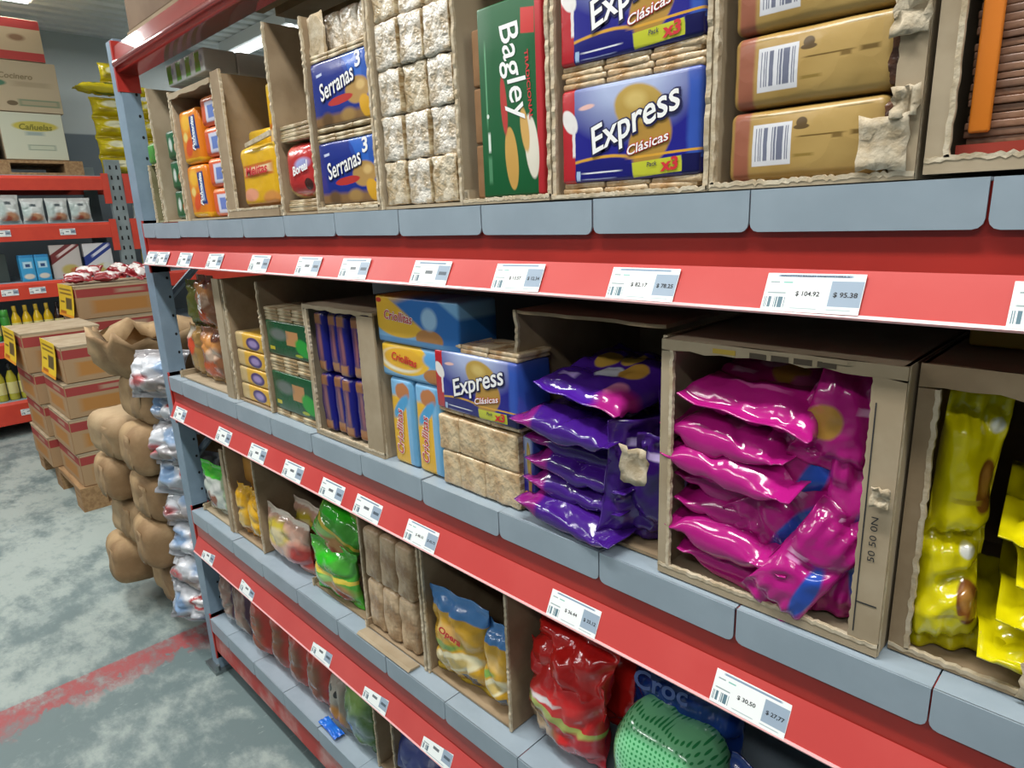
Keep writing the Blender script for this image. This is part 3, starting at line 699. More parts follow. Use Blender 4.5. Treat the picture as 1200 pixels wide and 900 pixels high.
# rightmost carton with brown slats
cH = case('carton with brown layered wafers at the right edge', 1.914, 2.16, Z+.003, .375, .30, seed=20, front=.012, hl=.375, hr=.375, fl=.016, m=M_card2)
e = tag(empty('wafer_stack', (2.032, .11, Z+.012)), 'brown stack of thin wafer layers with an orange edge strip', 'wafer stack')
mw = mat('wafer_brown', '7d5a46', .35, '8f6a52', 40, .5, 60, .004); mw2 = mat('wafer_gap', '6d4d3b', .4, '80604c', 40)
for i in range(54):
    rr = random.Random(i); dx = rr.uniform(-.0012, .0012)
    obj('wafer_layer', rbox(.192, .17, .0056, .0012, 2, .0012, 25, i).mesh('wafer_layer', True), mw if i % 3 else mw2, e, (dx, rr.uniform(-.0015, .0015), i*.0057))
pack('orange_strip', mat('orange_strip', 'd97a1e', .4, 'd9a02c', 8, lo=.5, hi=.8), -.086, -.092, .020, .014, .006, .25, .002, parent=e)
MB().box(-.1, .1, -.0895, -.088, .0, .012).build('red_band', mat('red_band', '9c3a2c', .4), e)
# pack of white and green cartons on top of the first cartons
e = tag(empty('carton_tray', (.36, .14, Z+.338)), 'shrink wrapped tray of white and green cartons on top of the tall carton', 'carton tray')
M_wg = pm('white_green_print', 'e6ebe8', [('r', .35, .5, .25, .4, 0, '6fae3e', .1), ('e', .7, .6, .15, .15, 0, 'b8bfc8', .3)], .25, .3, 30, .003)
for i in range(4):
    for j in range(2):
        pack('small_carton', M_wg, -.19+i*.062, -.07+j*.08, 0, .060, .078, .052, .004, .001, seed=i+j, parent=e)

# ------------------------------------------------------------------ second shelf
Z = ZT[1]+.0018
M_snack = pm('brown_snack_print', '8a5a3c', [('e', .5, .72, .35, .16, 0, 'c98a4a', .3), ('e', .6, .55, .22, .12, 20, 'd8b9a0', .3), ('e', .45, .28, .3, .14, 0, 'c25a30', .2), ('r', .5, .05, .6, .06, 0, 'a8824c', .2), ('e', .7, .85, .2, .08, 0, '5a3424', .2)], .2, .5, 20, .006, .06, coat=.4)
M_snack2 = pm('tan_snack_print', 'a07c46', [('e', .4, .6, .3, .2, 0, 'c64a2c', .15), ('e', .5, .25, .35, .18, 0, 'b28f56', .3), ('e', .3, .85, .25, .1, 0, 'd9c9b0', .3)], .2, .5, 20, .006, .06, coat=.4)
case('carton at the left end of the second shelf with hanging brown snack bags', .05, .436, Z, .30, .30, seed=31, hl=.02, fr=.040, m=M_card2)
sn = [(.115, .035, .0, .125, .15, M_snack2, 'tan snack bag low at the left in the brown bag carton'), (.125, .05, .135, .13, .14, mat('olive_bag', '77772e', .25, '5d6426', 12, .5, 25, .006), 'olive green bag above the tan snack bag'),
      (.255, .03, .0, .145, .155, M_snack, 'brown snack bag low beside the carton strip'), (.250, .03, .145, .145, .15, M_snack, 'brown snack bag at the top beside the carton strip')]
for i, (x, y, z, w_, h_, m_, lb) in enumerate(sn):
    o = bag('snack_bag', m_, (x, y+.025, Z+.006+z), w_, h_, .05, (4, 0, (-6, 5, 3, -4)[i]), seed=20+i, wr=.005); tag(o, lb, 'snack bag')
o = lettering(bpy.data.objects['snack_bag.003'], 'Rex', M_white, .02, .085, .06, 70, -.031, .03, .1)
case('carton with four yellow bars, second shelf near the left', .446, .636, Z, .302, .30, seed=32, hl=.30, hr=.302, m=M_card)
for i in range(4):
    o = pack('biscuit_bar', M_bar, .536, .02, Z+.006+i*.0425, .150, .2, .041, .006, .001, seed=i); tag(o, 'yellow bar with violet dot, %s of four' % ['lowest', 'second from below', 'third from below', 'topmost'][i], 'biscuit bar', 'yellow bars')
def multi(label, x, y, z, w, d, h, m, nl, grp):
    o = pack('cracker_multipack', m, x, y, z, w, d, h, .004, .001, seed=int(z*100)); tag(o, label, 'cracker pack', grp)
    for lv in range(nl):
        for k in range(3):
            rr = random.Random(lv*5+k)
            obj('cracker_layer', weld(rbox(w/3-.002, d, .0068, .002, 2, .0012, 60, k+lv*5), 'cracker_layer'), M_edge2, o, ((k-1)*w/3+rr.uniform(-.002, .002), rr.uniform(-.002, .002), h+lv*.0074))
    return o
layers('cream cracker layers lying on the deck under the dark green packs', .742, .018, Z, .19, .09, 2, seed=60, cols=3)
multi('dark green cracker pack, lower of the two', .742, .018, Z+.016, .19, .09, .088, M_green2, 5, 'dark green cracker packs')
multi('dark green cracker pack, upper of the two', .742, .018, Z+.143, .19, .09, .076, M_green2, 4, 'dark green cracker packs')
cB = case('carton frame full of narrow dark blue bars', .852, 1.098, Z, .268, .26, y0=.010, seed=34, top=True, fl=.012, fr=.052, ft=.008, front=.010, lean=-.01, leanr=-.012, m=M_card2)
for j in range(2):
    for k in range(4):
        o = pack('biscuit_bar', M_blueb, .888+k*.0405, .017+(k % 2)*.006, Z+.008+j*.124, .039, .15, .122, .010, .003, seed=k+j*4, rot=(0, R(-2), 0))
        tag(o, 'narrow dark blue bar, %s row, %s from the left' % (['lower', 'upper'][j], ords[k]), 'biscuit bar', 'narrow dark blue bars')
# light blue and yellow packs
for k in range(2):
    o = pack('biscuit_pack', M_criov, 1.152+k*.072, .016, Z, .069, .08, .158, .008, .001, seed=k+5)
    lettering(o, 'Criollitas', M_white, -.010, .062, .085, 86, -.0412, .045, .2, height=.020); lettering(o, 'Criollitas', M_printred, -.010, .062, .083, 86, -.0417, .005, .2, height=.017)
    tag(o, 'upright light blue and yellow pack, %s of the two' % ['left', 'right'][k], 'biscuit pack', 'upright light blue packs')
o = pack('biscuit_pack', M_crio2, 1.200, .014, Z+.159, .190, .08, .060, .007, .001, seed=8); tag(o, 'light blue and yellow pack lying across the two upright ones', 'biscuit pack')
lettering(o, 'Criollitas', M_printred, -.028, .036, .07, -6, -.0412, .02, .2)
o = pack('biscuit_pack', M_crio, 1.212, .012, Z+.220, .218, .08, .080, .005, .0005, seed=9); tag(o, 'large light blue and yellow pack on top of the pile', 'biscuit pack')
lettering(o, 'Criollitas', M_white, -.045, .047, .080, -3, -.0408, .05, .2); lettering(o, 'Criollitas', M_printred, -.045, .047, .078, -3, -.0413, .008, .2)
# cracker bricks with a blue pack on top
br = []
for j in range(2):
    xs = [(1.278, .040), (1.328, .056), (1.394, .070)] if j == 0 else [(1.276, .046), (1.365, .126)]
    for k, (x, w_) in enumerate(xs):
        x += .007
        o = pack('cracker_sleeve', M_sleeve_t, x, .010, Z+j*.059, w_+.004, .08, .058, .004, .002, seed=k+j*3+120, freq=60)
        tag(o, 'tan wrapped cracker brick, %s row, %s' % (['bottom', 'upper'][j], [['left', 'middle', 'right'], ['small left', 'wide right']][j][k]), 'cracker sleeve', 'tan wrapped cracker bricks')
        MB().box((w_+.004)/2-.0003, (w_+.004)/2+.001, -.038, .038, .003, .055).build('cracker_edge', M_edge2, o)
o = pack('cracker_sleeve', M_expr, 1.448, .02, Z, .022, .08, .115, .004, .001); tag(o, 'narrow end of a blue pack right of the tan bricks', 'cracker pack')
express(1.352, .008, Z+.122, .190, .096, 'large blue cracker pack with red edge resting on tan cracker bricks', rot=-2, topl=2, botl=1)

# purple bags in their carton
M_purple = pm('purple_print', '401a80', [('e', .30, .60, .12, .13, 0, 'b8923e', .08), ('e', .52, .70, .12, .12, 20, 'bf9a46', .08), ('e', .50, .42, .12, .12, 0, 'd0d2dc', .1), ('e', .70, .50, .13, .13, 0, 'b98c3c', .08), ('e', .8, .22, .09, .1, 0, 'c2789a', .2),
    ('r', .25, .2, .1, .03, 0, 'b79fe0', .3), ('r', .5, .02, .6, .07, 0, '4a1c94', .2), ('e', .95, .12, .25, .16, 30, 'a01f78', .3)], .16, .35, 14, .006, .02, coat=.5)
M_purple2 = pm('purple_side_print', '40197c', [('e', .5, .5, .2, .6, 10, '341468', .5), ('r', .9, .10, .2, .10, 10, '8a1f78', .2), ('r', .35, .82, .12, .03, 0, 'c9b8ea', .3)], .16, .35, 14, .006, .02, coat=.5)
case('open carton holding purple biscuit bags, back in shadow', 1.432, 1.674, Z, .297, .30, y0=.02, seed=41, hl=.297, hr=.285, top=True, lipjag=.008, m=M_card)
scrap(bpy.data.objects['carton.014'], .088, -.012, .125, .038, 21)
pb = ['lowest', 'second from below', 'third from below', 'fourth from below', 'fifth from below', 'topmost']
for i in range(6):
    rr = random.Random(i+300)
    o = bag('biscuit_bag', M_purple if i == 5 else M_purple2, (1.450+rr.uniform(-.006, .008), .080-.01*(i == 5)+rr.uniform(-.006, .004)-(.015 if i in (0, 4) else 0), Z+.031+i*.0298), .15, .172, .040,
            (-90-(3 if i < 5 else 9)+rr.uniform(-2, 2), 0, -90+rr.uniform(-7, 7)), seed=130+i, wr=.004, bend=-.006, droop=.008, crimp=.012, gus=.26)
    if i == 5: o.rotation_euler = (R(-80), 0, R(-8)); o.location = (1.545, .005, Z+.186)
    tag(o, 'shiny purple biscuit bag, %s of the flat stack' % pb[i], 'biscuit bag', 'purple biscuit bags')
for i, (x, y, z, w_, h_, rt) in enumerate([(1.617, .055, .002, .13, .165, (6, 4, 62)), (1.638, .052, .002, .12, .150, (8, 8, 25)), (1.645, .12, .0, .13, .19, (0, 6, 70))]):
    o = bag('biscuit_bag', M_purple2, (x, y, Z+.006+z), w_*.62 if i == 1 else w_, h_, .026, rt, seed=150+i, wr=.005, crimp=.012)
    tag(o, 'purple biscuit bag standing upright, %s' % ['beside the flat stack', 'with a magenta foot by the carton wall', 'behind the other upright bags'][i], 'biscuit bag', 'upright purple bags')

# magenta bags in their framed carton
M_pink = pm('magenta_print', 'b01a7c', [('e', .55, .62, .13, .13, 0, 'b98c3c', .08), ('e', .38, .70, .10, .08, 0, 'd8a0c0', .2), ('e', .72, .52, .10, .11, 0, 'c7609a', .2), ('r', .25, .5, .08, .03, 0, 'e8b0d4', .3), ('r', .5, .3, .2, .02, 0, 'd060a4', .3)], .15, .4, 14, .007, .02, coat=.5)
M_pink2 = pm('magenta_back_print', 'b01a7c', [('e', .75, .35, .13, .24, 25, '2a50b4', .15), ('r', .3, .55, .13, .02, 5, 'e6a8d0', .3), ('r', .3, .50, .10, .015, 5, 'dc8cc2', .3)], .15, .4, 14, .007, .02, coat=.5)
M_pink3 = pm('magenta_corner_print', 'b01a7c', [('e', .28, .40, .24, .16, 0, 'b98c3c', .1), ('r', .75, .6, .12, .03, 5, 'e6a8d0', .3)], .15, .4, 14, .007, .02, coat=.5)
cP = case('framed carton packed with magenta biscuit bags', 1.679, 1.922, Z, .285, .30, y0=.006, seed=43, top=True, fl=.014, fr=.027, ft=.012, front=.012, lipjag=.002, m=M_card2)
MB().box(.0985, .0995, -.0046, -.004, .02, .25).build('printed_line', M_ink, cP); MB().box(.0985, .117, -.0046, -.004, .052, .053).build('printed_line', M_ink, cP)
MB().box(-.06, -.035, -.0046, -.004, .276, .281).build('printed_mark', mat('card_yellow', 'b79a3a', .7), cP)
for k in range(4): MB().box(-.02+k*.022, -.003+k*.022, -.0046, -.004, .2755, .281).build('printed_mark', mat('card_dark', '4f4436', .8), cP)
scrap(cP, .112, -.006, .165, .016, 23)
lettering(cP, '50 50 0N', M_ink, .108, .12, .045, 90, -.0048, .0, 0, height=.006)
for i in range(7):
    rr = random.Random(i+500)
    o = bag('biscuit_bag', M_pink, (1.692+rr.uniform(-.014, .008), .078+rr.uniform(-.014, .006)+(.018 if i in (2, 3) else 0), Z+.039+i*.0292), .15, .152+rr.uniform(-.008, .010), .042,
            (-90-6+rr.uniform(-4, 4), 0, -90+rr.uniform(-10, 9)), seed=170+i, wr=.0042, bend=-.008, droop=.010, crimp=.012, gus=.26)
    if i == 6: o.rotation_euler = (R(-77), 0, R(-7)); o.location = (1.772, .0, Z+.206)
    tag(o, 'magenta biscuit bag, %s of the flat stack' % (pb[:5]+['sixth from below', 'topmost'])[i], 'biscuit bag', 'magenta biscuit bags')
pk = [(1.812, .004, -.002, .066, .140, (-4, 32, 8), 'leaning out at the lower right of the frame'), (1.775, .024, .060, .076, .155, (-6, 46, 6), 'slanting across the middle right'),
      (1.872, .030, .002, .050, .200, (-3, 3, 14), 'pressed upright against the right strip'), (1.796, .030, .120, .088, .125, (-8, 38, 6), 'slanting below the top right corner'), (1.850, .028, .158, .072, .112, (-8, 16, 16), 'bent under the top right corner')]
for i, (x, y, z, w_, h_, rt, lb) in enumerate(pk):
    o = bag('biscuit_bag', M_pink3 if i == 4 else M_pink2, (x, y, Z+.010+z), w_, h_, .032, rt, seed=190+i, wr=.0055, crimp=.012, gus=.32)
    tag(o, 'magenta biscuit bag '+lb, 'biscuit bag', 'loose magenta bags')

# yellow bags at the right edge
M_ybag = pm('yellow_bag_print', 'd8cc0a', [('e', .78, .45, .17, .16, 10, '7d4a1c', .08), ('e', .76, .48, .09, .08, 10, 'b58040', .3), ('r', .5, .35, .2, .015, 0, 'b8a820', .3), ('e', .8, .82, .10, .05, 0, 'e8e8e0', .2)], .16, .4, 14, .007, .02, coat=.5)
cY = case('carton packed with yellow biscuit bags at the right edge', 1.925, 2.20, Z, .285, .30, y0=.030, seed=45, top=True, fl=.016, ft=.022, front=.006, lipjag=.003, m=M_card)
scrap(cY, -.02, -.004, .024, .03, 15); scrap(cY, .035, -.004, .026, .035, 18)
for i, (x, y, z, w_, h_, rt, lb) in enumerate([(1.966, .050, .0, .058, .125, (-5, -6, 20), 'crumpled at the foot of the left strip'), (1.957, .062, .098, .050, .150, (-3, 4, 24), 'standing tall against the left strip')]):
    o = bag('biscuit_bag', M_ybag, (x, y, Z+.008+z), w_, h_, .05, rt, seed=210+i, wr=.008, crimp=.014); tag(o, 'bright yellow biscuit bag '+lb, 'biscuit bag', 'yellow biscuit bags')
for i in range(5):
    rr = random.Random(i+700)
    o = bag('biscuit_bag', M_ybag, (1.984+rr.uniform(-.006, .010)+.004*i, .092+rr.uniform(-.01, .0), Z+.044+i*.037), .15, .18, .050, (-90-5+rr.uniform(-3, 3), 0, -90+9+rr.uniform(-6, 6)), seed=220+i, wr=.007, bend=-.006, droop=.012, gus=.38)
    tag(o, 'bright yellow biscuit bag lying flat, %s' % ['lowest', 'second from below', 'third from below', 'fourth from below', 'topmost'][i], 'biscuit bag', 'yellow biscuit bags')
o = pack('yellow_box', mat('dull_yellow_card', 'a88a2c', .6), 2.06, .12, Z+.287, .24, .2, .034, .003); tag(o, 'flat dull yellow box on top of the right carton', 'box')

# ------------------------------------------------------------------ third shelf
Z = ZT[2]+.0018
M_gw = pm('green_white_pouch', 'c9cfc4', [('r', .5, .92, .6, .14, 4, '3fae2c', .1), ('e', .4, .35, .16, .16, 0, '8a4a2e', .1), ('e', .6, .6, .25, .1, 30, 'e4e4de', .3), ('r', .9, .4, .12, .5, 0, '9fb08c', .2), ('e', .3, .15, .3, .06, 0, '7a9a6a', .2)], .2, .35, 16, .005, .03, coat=.4)
M_clearpasta = pm('pasta_pouch', 'c9a08c', [('e', .35, .62, .30, .22, 20, 'c6b43c', .2), ('e', .38, .58, .20, .14, 20, 'd8c99a', .2), ('e', .85, .35, .2, .25, 0, 'b23a34', .3), ('r', .5, .95, .6, .05, 0, 'e8dccc', .2), ('e', .6, .1, .3, .1, 0, 'cf9a94', .3)], .18, .4, 18, .006, .05, coat=.4)
M_greenp = pm('green_pouch', '4fa83a', [('r', .5, .50, .6, .035, 0, 'd8c24a', .1), ('e', .6, .30, .32, .16, 0, 'b58a58', .2), ('e', .7, .20, .16, .1, 0, 'a04a2a', .3), ('e', .35, .40, .2, .06, 10, '9ccf7a', .3), ('r', .5, .03, .6, .05, 0, '3db82a', .1), ('e', .45, .8, .3, .1, 30, '35c424', .3)], .16, .4, 16, .006, .03, coat=.5)
M_amber = mat('amber_box', 'b9853a', .5, 'a8742e', 10)
M_yp = pm('yellow_wafer_print', 'd0a12e', [('r', .5, .93, .6, .12, 0, '4f86c2', .06), ('e', .5, .62, .30, .07, -8, 'd9b46a', .3), ('e', .5, .33, .42, .10, 12, 'e6dcb4', .1), ('e', .45, .30, .3, .06, 14, 'c9b06a', .2), ('r', .72, .17, .12, .06, 4, '4b4f54', .05), ('e', .3, .45, .3, .04, 10, '7aa04a', .3), ('r', .5, .03, .6, .04, 0, 'e2c23a', .1)], .2, .4, 16, .005, .02, coat=.4)
case('carton with a green and white pouch, left end of the third shelf', .03, .262, Z, .25, .28, y0=.02, seed=51, hl=.02, hr=.25, fr=.02, m=M_card2)
o = bag('food_pouch', M_gw, (.135, .05, Z+.006), .185, .165, .05, (4, 0, 4), seed=300, wr=.004); tag(o, 'green and white pouch in the leftmost third shelf carton', 'food pouch')
case('tall carton with amber box and yellow pouches, third shelf', .268, .452, Z, .29, .30, y0=.02, seed=52, hl=.29, hr=.285, lipjag=.003, m=M_card)
o = pack('amber_box', M_amber, .330, .06, Z+.150, .10, .15, .13, .012, .001); tag(o, 'amber coloured box standing above the yellow pouches', 'box')
o = pack('amber_box', M_amber, .335, .08, Z+.006, .13, .15, .143, .006, .001); tag(o, 'amber coloured box hidden behind the yellow pouches', 'box')
M_ypouch = pm('yellow_pouch', 'dba51c', [('e', .5, .4, .3, .3, 0, 'd8b04a', .3), ('r', .5, .12, .5, .1, 0, 'c98a4a', .2)], .18, .4, 18, .006, .03, coat=.5)
for k in range(2):
    o = bag('food_pouch', M_ypouch, (.325+k*.075, .046, Z+.006), .075, .155, .045, (3, 0, (4, -6)[k]), seed=302+k, wr=.005); tag(o, 'shiny yellow pouch, %s of the pair' % ['left', 'right'][k], 'food pouch', 'shiny yellow pouches')
o = bag('food_pouch', M_clearpasta, (.566, .052, Z+.002), .225, .145, .06, (3, 0, 0), seed=305, wr=.005); tag(o, 'pink and yellow see-through pouch on the third shelf', 'food pouch')
o = bag('food_pouch', M_clearpasta, (.570, .125, Z+.002), .22, .14, .06, (3, 0, 0), seed=306, wr=.005); tag(o, 'second pink and yellow pouch right behind the first', 'food pouch')
case('carton behind the bright green pouches', .695, .938, Z, .285, .30, y0=.03, seed=53, hl=.02, hr=.285, m=M_card, lipjag=.002)
o = bag('food_pouch', M_greenp, (.805, .045, Z+.006), .175, .14, .055, (3, 0, 4), seed=307, wr=.005); tag(o, 'bright green pouch with food picture standing at the deck edge', 'food pouch')
o = bag('food_pouch', M_greenp, (.770, .050, Z+.110), .17, .13, .06, (-10, 24, 6), seed=308, wr=.006); tag(o, 'bright green pouch sagging over the one below', 'food pouch')
o = pack('amber_box', mat('pale_yellow_box', 'c2a95a', .5, 'a89b62', 8), .868, .075, Z+.150, .085, .12, .115, .004); tag(o, 'pale yellow box standing behind the green pouches', 'box')
# brown biscuit sleeves
cT = case('open carton tray with brown biscuit sleeves', .940, 1.152, Z, .285, .30, y0=.022, seed=54, hl=.02, hr=.285, m=M_card, lipjag=.003)
MB().prism([(.0, 0), (.0, .004), (-.022, .006), (-.028, .002)], 'x', -.10, .085).build('front_lip', M_card2, cT)
M_choc = mat('brown_biscuit_film', 'cdb492', .3, '967654', 24, .9, 35, .006, coat=.2)
for k in range(3):
    for j in range(2):
        o = pack('biscuit_sleeve', M_choc, .974+k*.056, .030, Z+.006+j*.118, .054, .14, .116, .010, .004, seed=k+j*3+70, freq=35)
        tag(o, 'brown biscuit sleeve, %s of the %s row' % (['left', 'middle', 'right'][k], ['lower', 'upper'][j]), 'biscuit sleeve', 'brown biscuit sleeves')
case('carton with yellow wafer bags and blue tops', 1.156, 1.384, Z, .29, .30, y0=.024, seed=55, hl=.285, hr=.29, m=M_card, lipjag=.003)
o = bag('wafer_bag', M_yp, (1.238, .052, Z+.006), .150, .185, .055, (2, 0, 4), seed=310, wr=.005); tag(o, 'yellow wafer bag with blue top, front one', 'wafer bag', 'yellow wafer bags')
lettering(o, 'Opera', M_printred, .0, .117, .055, -10, -.0325, .03, .25)
o = bag('wafer_bag', M_yp, (1.338, .060, Z+.006), .075, .165, .06, (2, 0, -4), seed=311, wr=.005); tag(o, 'yellow wafer bag with blue top, cut off by the carton wall', 'wafer bag', 'yellow wafer bags')
# red bag, green dotted bag and dark blue bags
M_redbag = pm('red_bag_print', 'c92a2a', [('r', .5, .50, .6, .05, -6, 'a9b05a', .1), ('e', .32, .28, .26, .2, 0, '8d6a4a', .15), ('e', .30, .30, .16, .12, 0, 'b59a7a', .3), ('r', .85, .25, .16, .2, 0, 'b52430', .1), ('e', .4, .62, .2, .03, 10, 'e8e0e0', .3)], .15, .5, 14, .008, .03, coat=.5)
o = bag('food_bag', M_redbag, (1.478, .070, Z+.002), .175, .165, .085, (2, 0, -8), seed=320, wr=.007); tag(o, 'red bag with bread picture under the second shelf strip', 'food bag')
o = bag('food_bag', mat('red_film', 'd4241f', .14, 'bf1c1c', 10, .6, 18, .008, coat=.5), (1.475, .062, Z+.112), .175, .115, .075, (-14, 4, -8), seed=321, wr=.010); tag(o, 'shiny red folded top of a bag above the bread picture', 'food bag')
o = bag('food_bag', mat('red_film', 'd4241f'), (1.55, .15, Z+.02), .16, .22, .07, (2, 0, 10), seed=322, wr=.008); tag(o, 'dark lying red bag behind the bread bag', 'food bag')
def dotted():
    m, nt, b = base_mat('green_dotted_film', .16, coat=.5)
    tc = nt.nodes.new('ShaderNodeTexCoord'); mp = nt.nodes.new('ShaderNodeMapping'); mp.inputs[3].default_value = (150, 150, 150)
    nt.links.new(tc.outputs['Object'], mp.inputs[0])
    sp = nt.nodes.new('ShaderNodeSeparateXYZ'); nt.links.new(mp.outputs[0], sp.inputs[0])
    def fr(o):
        a = nt.nodes.new('ShaderNodeMath'); a.operation = 'FRACT'; nt.links.new(o, a.inputs[0])
        c = nt.nodes.new('ShaderNodeMath'); c.operation = 'SUBTRACT'; c.inputs[1].default_value = .5; nt.links.new(a.outputs[0], c.inputs[0]); return c.outputs[0]
    cb = nt.nodes.new('ShaderNodeCombineXYZ'); nt.links.new(fr(sp.outputs[0]), cb.inputs[0]); nt.links.new(fr(sp.outputs[2]), cb.inputs[1])
    ln = nt.nodes.new('ShaderNodeVectorMath'); ln.operation = 'LENGTH'; nt.links.new(cb.outputs[0], ln.inputs[0])
    c = mixc(nt, ramp(nt, ln.outputs['Value'], .22, .32), lin('2f8f50'), lin('7fce96'))
    nt.links.new(c, b.inputs['Base Color']); add_bump(nt, b, 12, .4, .008); return m
o = pack('food_bag', dotted(), 1.664, .004, Z+.001, .165, .115, .172, .055, .012, seed=325, rot=(R(-4), 0, R(-4)), n=8, freq=16); tag(o, 'green bag covered with small dark dots', 'food bag')
M_bluebag = mat('dark_blue_film', '1f3f8f', .16, '16306e', 10, .5, 16, .008, coat=.5)
o = bag('food_bag', M_bluebag, (1.655, .125, Z+.002), .19, .235, .08, (0, 0, 0), seed=326, wr=.006); tag(o, 'dark blue bag standing behind the dotted green bag', 'food bag')
lettering(o, 'Croc', mat('print_blue_grey', '5a6ca8', .5), -.02, .19, .09, 8, -.041, .02, .2)
o = bag('food_bag', M_bluebag, (1.79, .06, Z+.002), .11, .17, .07, (0, 8, 6), seed=327, wr=.007); tag(o, 'dark blue bag right of the dotted green bag', 'food bag')
o = bag('food_bag', mat('dark_green_film', '4c7a2c', .16, '2c5a24', 10, .5, 16, .008, coat=.5), (1.90, .07, Z+.002), .12, .15, .08, (0, -6, 0), seed=328, wr=.007); tag(o, 'dark green bag at the right in the shadow of the third shelf', 'food bag')

# ------------------------------------------------------------------ lowest shelf
Z = ZT[3]+.0018
M_bread = pm('bread_bag_print', '6b5148', [('e', .5, .6, .3, .25, 0, '8f7468', .3), ('e', .4, .3, .3, .15, 0, 'a08a7c', .3), ('r', .9, .5, .12, .6, 0, '4a2640', .2)], .18, .4, 18, .006, .05, coat=.4)
for k in range(2):
    o = bag('bread_bag', M_bread, (.095+k*.108, .046, Z+.002), .11, .19, .06, (2, 0, 6), seed=340+k, wr=.005); tag(o, 'brown and violet bread bag on the lowest shelf, %s' % ['next to the post', 'second from the post'][k], 'bread bag', 'brown bread bags')
M_rs = pm('red_sleeve_print', 'c23a2a', [('r', .5, .45, .30, .30, 0, '8a4a34', .25), ('e', .5, .55, .25, .15, 0, '8d5a3c', .3), ('r', .5, .93, .6, .08, 0, 'cf3a2a', .1), ('e', .5, .06, .5, .06, 0, 'c85a3a', .2)], .18, .3, 18, .004, .03, coat=.4)
for k in range(4):
    o = bag('red_pouch', M_rs, (.320+k*.106, .048+.010*(k > 0), Z+.002), .108, .205-.012*(k > 1), .075, (1, 0, 2), seed=344+k, wr=.003, pinch=.02, gus=.8, crimp=.010)
    tag(o, 'dark red pouch on the lowest shelf, %s from the left' % ords[k], 'pouch', 'dark red pouches')
M_an = pm('grey_brown_bag', '8d8478', [('e', .5, .7, .3, .2, 0, 'b0a89c', .3), ('e', .38, .72, .07, .06, 0, '2a2624', .1), ('e', .62, .66, .06, .06, 0, '2a2624', .1), ('e', .5, .25, .4, .2, 0, 'b57a2c', .2), ('r', .1, .2, .12, .2, 0, '2f4fb0', .2)], .2, .3, 18, .005, .03, coat=.3)
o = bag('pet_bag', M_an, (.750, .042, Z+.004), .105, .155, .06, (-4, -4, -6), seed=350, wr=.005); tag(o, 'small grey and ochre bag leaning at the lowest deck edge', 'bag')
o = bag('blue_packet', mat('bright_blue_film', '2a7fe0', .2, '1c4fc0', 12, .4, 20, .005), (.690, .014, Z+.008), .028, .085, .010, (-90, 0, -92), seed=351, wr=.002); tag(o, 'bright blue packet lying flat on the lowest deck edge', 'packet')
M_gb = pm('green_pear_bag', '5d7d4a', [('e', .5, .75, .3, .15, 0, '86a85a', .3), ('e', .5, .35, .35, .2, 0, '8aa0a8', .3), ('e', .6, .2, .2, .1, 0, '4f6a3c', .3)], .2, .4, 18, .006, .05, coat=.4)
for k in range(2):
    o = bag('food_bag', M_gb, (.845+k*.02, .046+k*.07, Z+.004), .115, .185, .06, (2, 0, 4), seed=353+k, wr=.005); tag(o, ['green and grey bag on the lowest shelf', 'green and grey bag hidden behind its twin'][k], 'food bag', 'green and grey bags')
case('carton wall between green and blue bags on the lowest shelf', .915, .99, Z, .20, .28, y0=.03, seed=61, m=M_card)
o = bag('food_bag', mat('slate_blue_film', '4a5490', .3, '3a4278', 8, .5, 16, .008), (1.06, .058, Z+.004), .17, .155, .09, (-6, 0, 0), seed=356, wr=.008); tag(o, 'slate blue bag at the lower edge of the picture', 'food bag')
for k in range(3):
    o = bag('food_bag', M_gb if k % 2 else M_bread, (1.25+k*.19, .075, Z+.004), .17, .19, .08, (0, 0, 3), seed=358+k, wr=.006); tag(o, 'bag far right on the lowest shelf, %s of three' % ords[k], 'food bag', 'bags at the right of the lowest shelf')

# ------------------------------------------------------------------ brown paper bundles piled left of the rack
M_paper = mat('kraft_paper', 'b0946c', .75, '8a6d4b', 7, .35, 14, .010)
M_paper2 = mat('kraft_paper_light', 'b59c78', .75, '9a7f5c', 7, .35, 14, .010)
base = tag(empty('blue_pallet', (-.40, .02, 0)), 'dark blue plastic pallet under the paper bundles', 'pallet')
M_bp = mat('dark_blue_plastic', '1d3152', .5)
for i in range(5): MB().box(-.52, .30, .02+i*.16, .14+i*.16, .085, .11).build('pallet_board', M_bp, base)
for i in range(3): MB().box(-.50+i*.36, -.42+i*.36, .03, .78, 0, .085).build('pallet_runner', M_bp, base)
def bundle(x, y, z, w, d, h, label, seed, rz=0, m=None, ry=0):
    o = obj('paper_bundle', weld(rbox(w, d, h, .052, 8, .010, 11, seed), 'paper_bundle'), m or M_paper, None, (x, y, z), (R(random.Random(seed).uniform(-3, 3)), R(ry), R(rz)))
    tag(o, label, 'paper bundle', 'brown paper bundles')
    # folded paper end with its overlap on the front and on the side
    f = MB(); n = 7
    fv = []
    for i in range(n):
        t_ = i/(n-1)
        zz = h*(.16+.68*t_)
        fv.append((w/2-.10-.02*math.sin(t_*3.1), -d/2-.004-.005*math.sin(t_*6), zz)); fv.append((w/2-.055, -d/2+.001, zz))
    f.add(fv, [(2*i, 2*i+1, 2*i+3, 2*i+2) for i in range(n-1)])
    p = f.build('paper_fold', M_paper2, o, True); md = p.modifiers.new('thick', 'SOLIDIFY'); md.thickness = .002
    return o
lay = ['lowest layer', 'second layer', 'third layer', 'fourth layer', 'fifth layer']
